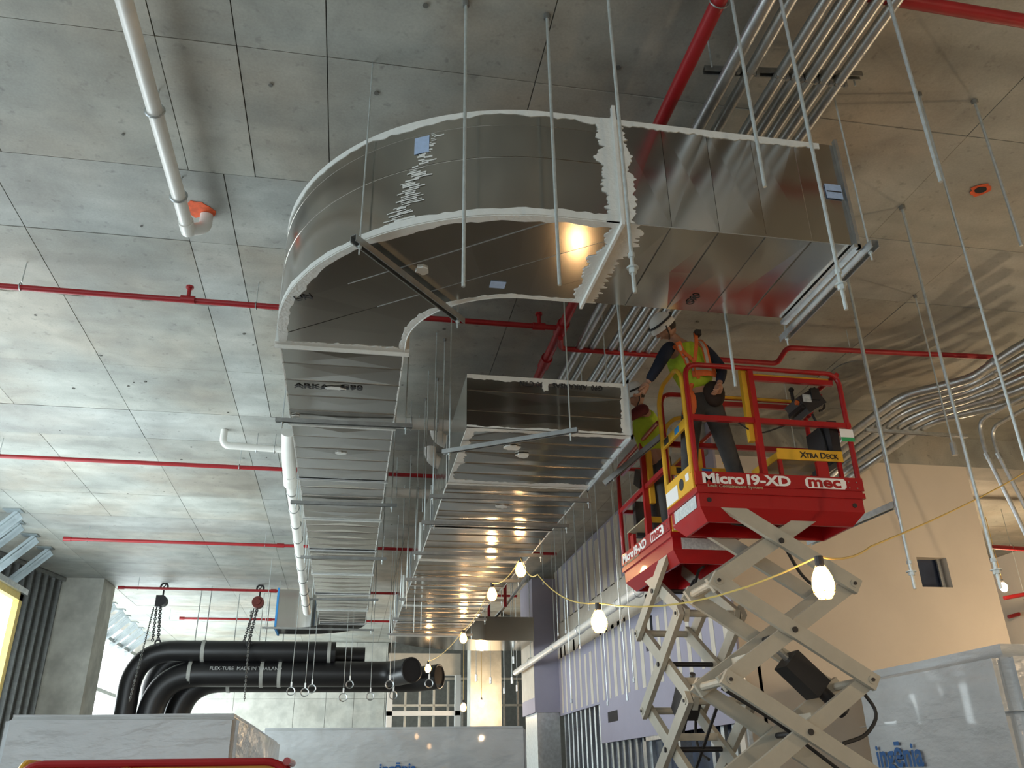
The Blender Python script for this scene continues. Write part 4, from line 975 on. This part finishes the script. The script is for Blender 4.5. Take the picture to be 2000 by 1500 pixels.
text('ing\u0113nia', .30, frame((5.398, 8.70, 1.66), (0, -1, 0), (0, 0, 1)), 'bluei', cr, bold=.007, sx=.9, ext=.0006)
text('ing\u0113nia', .22, frame((.60, 15.985, 1.74), (1, 0, 0), (0, 0, 1)), 'bluei', cm_, bold=.006, sx=1.0)

# ------------------------------------------------------------------ scissor lifts
def lift(loc, rotz, D, label, level=True, dz=0.0, deckbox=True):
    t = thing('scissor_lift', label, 'lift', loc, local=True, rotz=rotz)
    XA, XB, Y0, Y1 = -.66, .79, -.33, .33
    TT, RT = D+.10, D+1.08          # toe board top, rail top
    MB().box(-.8, -.36, .12, .85, .36, .42).build('chassis', 'lred', t, smooth=0)
    for x in (-.6, .62):
        for s_ in (-1, 1): MB().tube([(x, s_*.38, .16), (x, s_*.30, .16)], .16, 18).build('wheel', 'rubber', t)
    # scissor stack
    if level:
        js = [(D-.12, .47)]; z = 2.94+dz
        cent = []
        zj = [2.94+dz, 2.23+dz, 1.52+dz, .86+dz]
        prev = (D-.12, .47)
        lv = []
        for z in zj + [.45]:
            cur = (z, .56 if z > .5 else .5); lv.append((prev, cur)); prev = cur
        for (zu, xu), (zl, xl_) in lv:
            for s_ in (-1, 1):
                for k_, (sa, off) in enumerate(((1, .0), (-1, .055))):
                    yv = s_*(.285-off)
                    a = Vector((-sa*xu, yv, zu)); b = Vector((sa*xl_, yv, zl)); d_ = (b-a).normalized()
                    o = MB().bar(a-d_*.05, b+d_*.05, .045, .115, up=(0, 0, 1)); o.build('scissor_arm', 'arm', t, smooth=0)
            zc = (zu+zl)/2
            k = MB().tube([(0, -.32, zc), (0, .32, zc)], .022, 10); k.build('pivot_pin', 'blackm', t)
            for x in (-xl_, xl_): MB().tube([(x, -.315, zl), (x, .315, zl)], .032, 10).build('cross_tube', 'arm', t); MB().tube([(x, -.325, zl), (x, .325, zl)], .014, 8).build('pivot_pin', 'blackm', t)
        # hydraulic cylinder with guard
        a = Vector((-.02, 0, 2.50+dz)); b = Vector((.47, 0, 2.02+dz)); MB().tube([a, a+(b-a)*.5], .028, 10).build('piston', 'galvs', t)
        MB().tube([a+(b-a)*.35, b], .05, 12).build('cylinder', 'blackm', t)
        MB().bar(a+(b-a)*.15+Vector((0, 0, -.02)), a+(b-a)*.62+Vector((0, 0, -.02)), .2, .17).build('cylinder_guard', 'blackm', t, smooth=0)
        k = MB(); k.bar((-.28, -.2, 2.66+dz-.25), (-.28, .2, 2.41+dz), .05, .06); k.bar((.1, -.22, 1.98+dz), (.1, .22, 1.98+dz), .06, .06); k.build('cross_brace', 'arm', t, smooth=0)
        for pts in ([(-.3, -.1, D-.25), (-.12, -.12, 3.42+dz), (0, -.12, 3.3+dz), (.05, -.15, 3.38+dz), (.3, 0, 3.05+dz), (.5, .0, 2.9+dz)], [(-.5, 0, 2.2+dz), (-.1, -.03, 1.95+dz), (.3, -.03, 1.65+dz), (.52, 0, 1.5+dz)], [(.5, -.2, 2.2+dz), (.62, -.22, 2.0+dz), (.5, -.2, 1.85+dz), (.3, -.2, 1.8+dz)]):
            MB().tube(bend(pts, .1, 4), .014, 6).build('hose', 'rubber', t)
    else:
        k = MB()
        for i in range(5): k.bar((-.6, -.26, .45+i*.035), (.6, -.26, .46+i*.035), .045, .03); k.bar((-.6, .26, .45+i*.035), (.6, .26, .46+i*.035), .045, .03)
        k.build('folded_arms', 'arm', t, smooth=0)
    # platform tray
    MB().box(XA+.02, Y0+.02, D-.03, XB-.02, Y1-.02, D).build('deck', 'galvd', t, smooth=0)
    k = MB()
    def loopx(prof):   # mitred tray skirt from a profile of (inset, z)
        n = len(prof); vs = []
        for (i_, z_) in prof: vs += [(XA+i_, Y0+i_, z_), (XB-i_, Y0+i_, z_), (XB-i_, Y1-i_, z_), (XA+i_, Y1-i_, z_)]
        return vs, [(a*4+j, a*4+(j+1) % 4, (a+1)*4+(j+1) % 4, (a+1)*4+j) for a in range(n-1) for j in range(4)]
    vs, fs = loopx([(.03, D-.01), (0, D-.01), (0, TT), (.012, TT), (.012, D-.055), (.0, D-.06), (.0, D-.075), (.02, D-.075), (.02, D-.185), (.10, D-.285), (.12, D-.285), (.12, D-.03)])
    k.add(vs, fs); k.build('platform_skirt', 'lred', t, smooth=0)
    MB().box(XA, Y0, D-.06, XB, Y1, D-.03).build('tray_lip', 'lred', t, smooth=0)
    for x in (XA+.1, XB-.1): MB().tube([(x, Y0+.015, D-.13), (x, Y0+.03, D-.13)], .02, 10).build('bolt', 'blackm', t)
    # guardrails: front and back hoops
    R = .022
    for yv, s_ in ((Y0+R, -1), (Y1-R, 1)):
        p = bend([(XA+R, yv, TT-.05), (XA+R, yv, RT-R), (XB-R, yv, RT-R), (XB-R, yv, TT-.05)], .12, 6)
        MB().tube(p, R, 10).build('top_rail', 'lred', t)
        MB().bar((XA+R, yv, D+.57), (XB-R, yv, D+.57), .035, .045).build('mid_rail', 'lred', t, smooth=0)
        MB().bar((-.06, yv, TT), (-.06, yv, RT-.05), .045, .055, (0, 1, 0)).build('post', 'lred', t, smooth=0)
        MB().bar((-.06, yv+.03*s_*-1, RT-.1), (XB-.07, yv+.03*s_*-1, RT-.1), .03, .045).build('inner_rail', 'lred', t, smooth=0)
        MB().bar((-.10, yv-.045*s_, RT-.02), (-.10, yv-.045*s_, D+.4), .05, .05, (0, 1, 0)).build('yellow_post', 'lyel', t, smooth=0)
        MB().box(.42, min(yv, yv-.03*s_), TT-.02, .52, max(yv, yv-.03*s_), TT+.14).build('bracket', 'lred', t, smooth=0)
        MB().tube([(-.10, yv-.07*s_, RT-.05), (XB-.08, yv-.07*s_, RT-.05)], .014, 8).build('yellow_rail', 'lyel', t)
    MB().bar((XB-R, Y0, D+.57), (XB-R, Y1, D+.57), .04, .04).build('mid_rail', 'lred', t, smooth=0)
    MB().tube([(XB-R, Y0+.03, RT-R), (XB-R, Y1-.03, RT-R)], R, 10).build('top_rail', 'lred', t)
    # yellow entry gate at the left end
    gx = XA-.004; g = MB()
    p = bend([(gx, Y0+.05, TT+.0), (gx, Y0+.05, RT-.12), (gx, Y0+.16, RT-.01), (gx, Y1-.16, RT-.01), (gx, Y1-.04, RT-.12), (gx, Y1-.04, TT)], .06, 4)
    g.tube(p, .02, 8); go = g.build('gate', 'lyel', t)
    MB().bar((gx, Y0+.06, D+.54), (gx, Y1-.06, D+.54), .02, .08).build('gate_bar', 'lyel', go, smooth=0)
    MB().box(gx-.012, Y0+.20, D+.515, gx-.006, Y0+.30, D+.57).build('gate_decal', 'bluet', go, smooth=0)
    MB().box(gx-.014, Y0+.45, D+.515, gx-.006, Y0+.55, D+.57).build('gate_decal', 'ink', go, smooth=0)
    MB().box(gx-.01, Y0+.03, D-.03, gx+.01, Y1-.02, TT+.07).build('toe_plate', 'lyel', go, smooth=0)
    MB().box(gx-.013, Y0+.36, D-.02, gx-.010, Y1-.03, D+.10).build('white_decal', 'white', go, smooth=0)
    MB().box(gx-.013, Y0+.10, D+.06, gx-.010, Y0+.17, D+.12).build('white_decal', 'white', go, smooth=0)
    k = MB(); k.tube([(gx-.013, Y0+.27, D+.07), (gx-.010, Y0+.27, D+.07)], .05, 16); k.build('round_decal', 'ink', go, smooth=0)
    MB().box(XA+.013, Y0+.08, D-.18, XA+.017, Y1-.1, D-.08).build('instruction_decal', 'sticker', t, smooth=0)
    # control box at the right end
    k = MB(); k.bar((.52, .02, RT-.24), (.70, .02, RT-.13), .26, .17); k.box(.50, -.10, RT-.27, .54, .14, RT-.23); k.box(.60, -.13, RT-.19, .68, -.10, RT-.08); cb = k.build('control_box', 'blackm', t, smooth=0); MB().tube([(.475, -.06, RT-.20), (.50, -.06, RT-.20)], .022, 10).build('stop_knob', 'vorange', cb); MB().box(.52, -.112, RT-.21, .60, -.110, RT-.14).build('control_decal', 'sticker', cb, smooth=0); MB().tube(arc((.74, .02, RT-.17), .06, -90, 90, 8, (1, 0, 0), (0, 0, 1)), .012, 6).build('handle', 'blackm', cb)
    MB().tube([(.50, .02, RT-.16), (.50, .02, RT-.05)], .015, 8).ball((.50, .02, RT-.04), .025).build('joystick', 'blackm', t)
    MB().bar((.60, .02, RT-.28), (XB-.04, .02, RT-.06), .05, .08).build('control_bracket', 'lred', t, smooth=0)
    MB().box(.66, -.2, D+.28, .74, .18, D+.66).build('manual_box', 'blackm', t, smooth=0)
    MB().tube(bend([(.62, -.05, RT-.3), (.66, -.12, D+.5), (.62, -.12, D+.2), (.5, -.08, D+.05)], .15, 6), .012, 6).build('hose', 'rubber', t)
    MB().tube(bend([(-.25, Y0+.03, D+.57), (-.05, Y0+.06, D+.46), (.2, Y0+.04, D+.55)], .12, 6), .007, 6).build('cable', 'rubber', t)
    if deckbox:
        zz = D+.33
        MB().box(.14, -.20, zz-.01, XB-.06, .27, zz).build('step_deck', 'dust', t, smooth=0, label='raised yellow step deck, dusty underneath')
        k = MB(); k.box(.14, -.215, zz-.05, XB-.06, -.20, zz+.045); k.box(.13, -.215, zz-.05, .14, .27, zz+.01); k.build('step_deck_edge', 'lyel', t, smooth=0)
        for x, yv in ((.16, -.19), (.70, -.19), (.16, .25), (.70, .25)): MB().bar((x, yv, D), (x, yv, zz), .03, .03).build('step_leg', 'lred', t, smooth=0)
        text('X', .075, frame((.34, -.217, zz-.028), (1, 0, 0), (0, 0, 1)), 'ink', t, bold=.0015); text('TRA', .058, frame((.392, -.217, zz-.028), (1, 0, 0), (0, 0, 1)), 'ink', t, bold=.0015)
        text('D', .075, frame((.52, -.217, zz-.028), (1, 0, 0), (0, 0, 1)), 'ink', t, bold=.0015); text('ECK', .058, frame((.575, -.217, zz-.028), (1, 0, 0), (0, 0, 1)), 'ink', t, bold=.0015)
    MB().box(XB-.12, Y0-.006, D+.42, XB+.0, Y0-.002, D+.53).build('white_decal', 'white', t, smooth=0)
    MB().box(XB-.12, Y0-.009, D+.42, XB+.0, Y0-.006, D+.455).build('green_decal', 'green', t, smooth=0)
    # lettering on both long sides
    for s_ in (-1, 1):
        yv = (Y0-.003) if s_ < 0 else (Y1+.003)
        ux = (1, 0, 0) if s_ < 0 else (-1, 0, 0)
        xs_ = XA+.05 if s_ < 0 else XB-.05
        dirx = 1 if s_ < 0 else -1
        text('Micro1', .115, frame((xs_, yv, D+.005), ux, (0, 0, 1)), 'white', t, bold=.0042, sx=1.3)
        text('9-XD', .115, frame((xs_+dirx*.418, yv, D+.005), ux, (0, 0, 1)), 'white', t, bold=.0042, sx=1.3)
        text('Leak Containment System', .034, frame((xs_+dirx*.04, yv, D-.030), ux, (0, 0, 1)), 'dust', t, bold=.0005, sx=1.3)
        # boxed maker's mark
        x0_ = xs_+dirx*.885; wb_, hb_ = .36, .09; r_ = .02
        pl = [(r_, 0), (wb_-r_, 0), (wb_, r_), (wb_, hb_-r_), (wb_-r_, hb_), (r_, hb_), (0, hb_-r_), (0, r_)]
        MB().prism(pl, -.001, .002, frame((x0_, yv, D-.005), ux, (0, 0, 1))).build('logo_plate', 'white', t, smooth=0)
        text('mec', .125, frame((x0_+dirx*.02, yv-.003*dirx, D+.008), ux, (0, 0, 1)), 'lred', t, bold=.0042, sx=1.38)
        for i in range(4): MB().tube([(xs_+dirx*(1.27+.07*(i % 2)), yv, D+.01+.05*(i//2)), (xs_+dirx*(1.27+.07*(i % 2)), yv-.003*dirx, D+.01+.05*(i//2))], .006, 6).build('rivet', 'galvd', t)
    return t
DK1 = 3.70
L1 = lift((3.26, 6.33, 0), 0, DK1, 'near red scissor lift raised high, long side to the camera, worker in lime vest aboard')
L2 = lift((3.05, 7.62, 0), PI/2, 3.60, 'red scissor lift farther back, its end to the camera, left of the nearer lift', dz=-.06)
L3 = lift((-1.09, 5.75, 0), 0, .66, 'lowered red scissor lift, only its guardrail showing at the bottom left', level=False, deckbox=False)

# ------------------------------------------------------------------ people
def skin(name, verts, edges, radii, m, parent, sub=2, extra=None, root=0):
    me = bpy.data.meshes.new('s'); me.from_pydata(verts, edges, []); o = bpy.data.objects.new('s', me); COL.objects.link(o)
    md = o.modifiers.new('s', 'SKIN'); md.use_smooth_shade = True
    for i, sv in enumerate(me.skin_vertices[0].data):
        r = radii[i]; sv.radius = (r, r) if not isinstance(r, tuple) else r; sv.use_root = (i == root)
    sb = o.modifiers.new('u', 'SUBSURF'); sb.levels = sub; sb.render_levels = sub
    dg = bpy.context.evaluated_depsgraph_get(); dg.update(); m2 = bpy.data.meshes.new_from_object(o.evaluated_get(dg))
    k = MB(); k.v = [tuple(v.co) for v in m2.vertices]; k.f = [list(p.vertices) for p in m2.polygons]
    bpy.data.objects.remove(o); bpy.data.meshes.remove(m2); bpy.data.meshes.remove(me)
    if extra: k.add(extra.v, extra.f)
    return k.build(name, m, parent, smooth=70)
def hand(k, w_, d_, sidev, s=1.0):
    """palm and five curled fingers at wrist w_, pointing along d_"""
    d_ = Vector(d_).normalized(); sidev = Vector(sidev); sidev = (sidev - d_*sidev.dot(d_)).normalized(); nrm = d_.cross(sidev); w_ = Vector(w_)
    k.tube([w_, w_+d_*.03*s, w_+d_*.09*s], [.026*s, .036*s, .038*s], 8)
    for i, L_ in enumerate((.062, .072, .068, .052)):
        b = w_ + d_*.085*s + sidev*(.027-.018*i)*s
        k.tube([b, b+d_*L_*.45*s+nrm*.006*s, b+d_*L_*.8*s+nrm*.022*s, b+d_*L_*.9*s+nrm*.045*s], [.0095*s, .009*s, .008*s, .006*s], 6)
    b = w_ + d_*.03*s + sidev*.03*s; k.tube([b, b+d_*.03*s+sidev*.025*s+nrm*.01*s, b+d_*.062*s+sidev*.03*s+nrm*.025*s], [.012*s, .011*s, .008*s], 6)
def person(lab, J, cols, face, loc):
    t = thing('person', lab, 'person', loc)
    V = {k_: Vector(v) for k_, v in J.items()}
    names = ['pelvis', 'waist', 'chest', 'neck', 'shL', 'elL', 'wrL', 'shR', 'elR', 'wrR', 'hipL', 'knL', 'anL', 'toL', 'hipR', 'knR', 'anR', 'toR', 'head0']
    V['head0'] = V['neck'] + (V['head']-V['neck'])*.55
    rad = dict(pelvis=.12, waist=.115, chest=.13, neck=.052, shL=.055, elL=.038, wrL=.027, shR=.055, elR=.038, wrR=.027, hipL=.085, knL=.055, anL=.04, toL=.035, hipR=.085, knR=.055, anR=.04, toR=.035, head0=.05)
    ed = [('pelvis', 'waist'), ('waist', 'chest'), ('chest', 'neck'), ('neck', 'head0'), ('chest', 'shL'), ('shL', 'elL'), ('elL', 'wrL'), ('chest', 'shR'), ('shR', 'elR'), ('elR', 'wrR'), ('pelvis', 'hipL'), ('hipL', 'knL'), ('knL', 'anL'), ('anL', 'toL'), ('pelvis', 'hipR'), ('hipR', 'knR'), ('knR', 'anR'), ('anR', 'toR')]
    ix = {n: i for i, n in enumerate(names)}
    # head with face features
    f = Vector(face).normalized(); h = V['head']; upv = (V['head']-V['neck']).normalized(); f = (f - upv*f.dot(upv)).normalized(); sd = f.cross(upv)
    T = Matrix((sd, f, upv)).transposed()
    ex = MB(); ex.ball(h, (.074, .092, .112), 16, 12, T)
    ex.tube([h+f*.082+upv*.02, h+f*.105-upv*.02, h+f*.085-upv*.028], [.008, .014, .010], 6)       # nose
    ex.ball(h+f*.082-upv*.055, (.026, .012, .008), 8, 6, T)                                        # mouth
    for s_ in (-1, 1): ex.ball(h+sd*.075*s_-f*.005, (.010, .022, .032), 8, 6, T); ex.ball(h+f*.078+sd*.03*s_+upv*.005, (.014, .010, .009), 8, 6, T)
    hand(ex, V['wrL'], V['wrL']-V['elL'], (0, -1, .2)); hand(ex, V['wrR'], V['wrR']-V['elR'], (0, -1, .2))
    body = skin('body', [V[n] for n in names], [(ix[a], ix[b]) for a, b in ed], [rad[n]*.93 for n in names], 'skin', t, 2, ex)
    # hair under the helmet
    MB().ball(h - f*.022 + upv*.022, (.082, .090, .10), 16, 10, T).build('hair', 'hair', t)
    k = MB(); n = 20; vs = []; fs = []
    prof = [(0, .140), (.045, .133), (.080, .112), (.100, .072), (.106, .025), (.105, .0), (.098, .0)]
    for r_, z_ in prof:
        for j in range(n):
            a = 2*PI*j/n; br_ = 1 + (.14 if z_ < .04 else 0)*max(0, math.sin(a))**3; vs.append(h + sd*(r_*.92*math.cos(a)) + f*(r_*1.08*math.sin(a)*br_) + upv*(z_+.008))
    for i in range(len(prof)-1):
        for j in range(n): fs.append((i*n+j, i*n+(j+1) % n, (i+1)*n+(j+1) % n, (i+1)*n+j))
    hm = k.add(vs, fs).build('helmet', 'helmet', t, smooth=60)
    ring = [h + sd*(.112*.92*1.02*math.cos(a)) + f*(.112*1.10*math.sin(a)) + upv*.07 for a in [2*PI*j/20 for j in range(20)]]
    MB().tube(ring, .010, 6, closed=True).build('helmet_band', 'blackm', hm)
    for s_ in (-1, 1): MB().tube([h+sd*.1*s_+upv*.03, h+sd*.085*s_-upv*.05+f*.02, h+f*.04-upv*.115], .006, 5).build('chin_strap', 'blackm', hm)
    def sub_(nm, keys, ed_, rr, m, **kw):
        i2 = {n: i for i, n in enumerate(keys)}
        return skin(nm, [V[n] for n in keys], [(i2[a], i2[b]) for a, b in ed_], rr, m, t, 2, **kw)
    V['wb'] = V['pelvis']*.6+V['waist']*.4
    sub_('trousers', ['pelvis', 'wb', 'hipL', 'knL', 'anL', 'hipR', 'knR', 'anR'], [('pelvis', 'wb'), ('pelvis', 'hipL'), ('hipL', 'knL'), ('knL', 'anL'), ('pelvis', 'hipR'), ('hipR', 'knR'), ('knR', 'anR')], [.145, .14, .105, .080, .072, .105, .080, .072], cols['trousers'])
    for s_ in 'LR':
        V['cuff'+s_] = V['wr'+s_] + (V['el'+s_]-V['wr'+s_])*.12
        V['in'+s_] = V['sh'+s_]*.75 + V['chest']*.25
        sub_('sleeve', ['in'+s_, 'sh'+s_, 'el'+s_, 'cuff'+s_], [('in'+s_, 'sh'+s_), ('sh'+s_, 'el'+s_), ('el'+s_, 'cuff'+s_)], [.06, .072, .052, .040], cols['sleeve'])
        a, b = V['an'+s_], V['to'+s_]; MB().tube([a+Vector((0, 0, .10)), a+Vector((0, 0, .02)), a*.7+b*.3-Vector((0, 0, .01)), b], [.060, .058, .055, .038], 10).build('boot', cols['boot'], t)
    V['belly'] = V['pelvis']*.65 + V['waist']*.35; V['bt'] = V['neck']*.45+V['chest']*.55
    V['sl'] = V['shL']*.7+V['chest']*.3; V['sr'] = V['shR']*.7+V['chest']*.3
    keys = ['belly', 'waist', 'chest', 'bt', 'sl', 'sr']
    i2 = {n: i for i, n in enumerate(keys)}
    vest = skin('vest', [V[n] for n in keys], [(0, 1), (1, 2), (2, 3), (2, 4), (2, 5)], [.160, .160, .195, .10, .10, .10], 'vest', t, 2)
    return t, V, vest, (sd, f, upv)
W1 = dict(pelvis=(2.90, 6.36, 4.58), waist=(2.84, 6.34, 4.80), chest=(2.76, 6.30, 4.98), neck=(2.66, 6.28, 5.14), head=(2.575, 6.24, 5.22),
          shL=(2.585, 6.22, 5.02), elL=(2.45, 6.20, 4.80), wrL=(2.36, 6.25, 4.66), shR=(2.93, 6.28, 5.06), elR=(3.07, 6.24, 4.84), wrR=(2.97, 6.14, 4.64),
          hipL=(2.80, 6.36, 4.52), knL=(2.74, 6.38, 4.14), anL=(2.72, 6.42, 3.80), toL=(2.66, 6.52, 3.74), hipR=(2.99, 6.36, 4.52), knR=(3.06, 6.34, 4.15), anR=(3.18, 6.42, 3.80), toR=(3.24, 6.53, 3.74))
p1, V1, v1, fr1 = person('worker in lime vest, orange harness and white helmet bending left on the near lift', W1, dict(trousers='trous', sleeve='navy', boot='boot'), (-.6, .35, -.5), (2.9, 6.36, 3.7))
# vest bands, harness on the back (side towards the camera)
def onback(pts, r, m, nm, par, flat=True, dep=.10):
    """strap laid over the camera side of the torso: project each point outward from the spine"""
    k = MB(); out = []
    for x, z in pts:
        # find spine centre at height z
        sp = [V1['pelvis'], V1['waist'], V1['chest'], V1['neck']]
        best = min(((Vector((x, s.y, z))-s).length, s) for s in [sp[i]*(1-f_)+sp[i+1]*f_ for i in range(3) for f_ in (0, .25, .5, .75)])[1] if False else None
        c = None; bd = 9
        for i in range(3):
            for f_ in (0, .2, .4, .6, .8, 1):
                s = sp[i]*(1-f_)+sp[i+1]*f_; dd = abs(s.x-x)+abs(s.z-z)
                if dd < bd: bd = dd; c = s
        R_ = .192; dx = min(math.hypot(c.x-x, c.z-z), R_*.97); out.append(Vector((x, c.y - math.sqrt(max(R_*R_-dx*dx, 0)) - .004, z)))
    vs = []; n = len(out)
    for i, p in enumerate(out):
        d_ = (out[min(i+1, n-1)]-out[max(i-1, 0)]).normalized(); s_ = d_.cross(Vector((0, 1, 0))).normalized()*r
        vs += [p-s_, p+s_, p+s_+Vector((0, -.006, 0)), p-s_+Vector((0, -.006, 0))]
    fs = [(i*4+j, i*4+(j+1) % 4, (i+1)*4+(j+1) % 4, (i+1)*4+j) for i in range(n-1) for j in range(4)] + [(0, 1, 2, 3), tuple((n-1)*4+j for j in range(4))]
    return k.add(vs, fs).build(nm, m, par, smooth=0)
def ln(x0, z0, x1, z1, n=9): return [(x0+(x1-x0)*i/n, z0+(z1-z0)*i/n) for i in range(n+1)]
onback(ln(2.87, 5.12, 2.90, 4.84), .030, 'vorange', 'vest_stripe', v1); onback(ln(2.865, 5.11, 2.895, 4.84), .014, 'refl', 'reflective_stripe', v1)
onback(ln(2.63, 5.02, 2.73, 4.82), .028, 'vorange', 'vest_stripe', v1); onback(ln(2.63, 5.015, 2.73, 4.82), .013, 'refl', 'reflective_stripe', v1)
onback(ln(2.75, 4.76, 2.99, 4.78), .045, 'vorange', 'vest_stripe', v1); onback(ln(2.75, 4.79, 2.97, 4.80), .018, 'refl', 'reflective_stripe', v1)
onback(ln(2.81, 5.13, 2.77, 4.86), .016, 'vorange', 'harness_strap', p1); onback(ln(2.60, 5.0, 2.76, 4.86), .016, 'vorange', 'harness_strap', p1)
onback(ln(2.76, 4.87, 2.80, 4.70), .016, 'vorange', 'harness_strap', p1)
MB().box(2.80, 6.10, 5.10, 2.85, 6.16, 5.15).build('harness_ring', 'blackm', p1, smooth=0)
MB().ball((2.96, 6.24, 4.60), (.10, .07, .12), 12, 8).build('tool_pouch', 'brown', p1)
MB().ball((2.72, 6.22, 4.50), (.06, .05, .13), 10, 8).build('glove_pouch', 'vorange', p1)
MB().tube([(2.75, 6.2, 4.66), (2.68, 6.2, 4.52), (2.66, 6.22, 4.38)], [.02, .025, .02], 8).build('lanyard', 'vorange', p1)

W2 = dict(pelvis=(2.92, 7.62, 4.46), waist=(2.86, 7.58, 4.66), chest=(2.80, 7.54, 4.84), neck=(2.74, 7.52, 5.02), head=(2.69, 7.48, 5.12),
          shL=(2.72, 7.36, 4.93), elL=(2.56, 7.28, 4.80), wrL=(2.40, 7.32, 4.78), shR=(2.84, 7.70, 4.93), elR=(2.66, 7.72, 4.78), wrR=(2.45, 7.62, 4.80),
          hipL=(2.92, 7.52, 4.40), knL=(2.90, 7.45, 4.03), anL=(2.94, 7.52, 3.70), toL=(2.84, 7.45, 3.64), hipR=(2.94, 7.74, 4.40), knR=(2.88, 7.82, 4.03), anR=(2.95, 7.86, 3.70), toR=(2.84, 7.84, 3.64))
V1b = V1
p2, V2, v2, fr2 = person('worker in maroon shirt and yellow vest leaning from the farther lift to the duct', W2, dict(trousers='trous', sleeve='maroon', boot='comp'), (-1, -.1, -.3), (2.92, 7.62, 3.6))
print('objects', len(COL.objects), 'panels', npan)
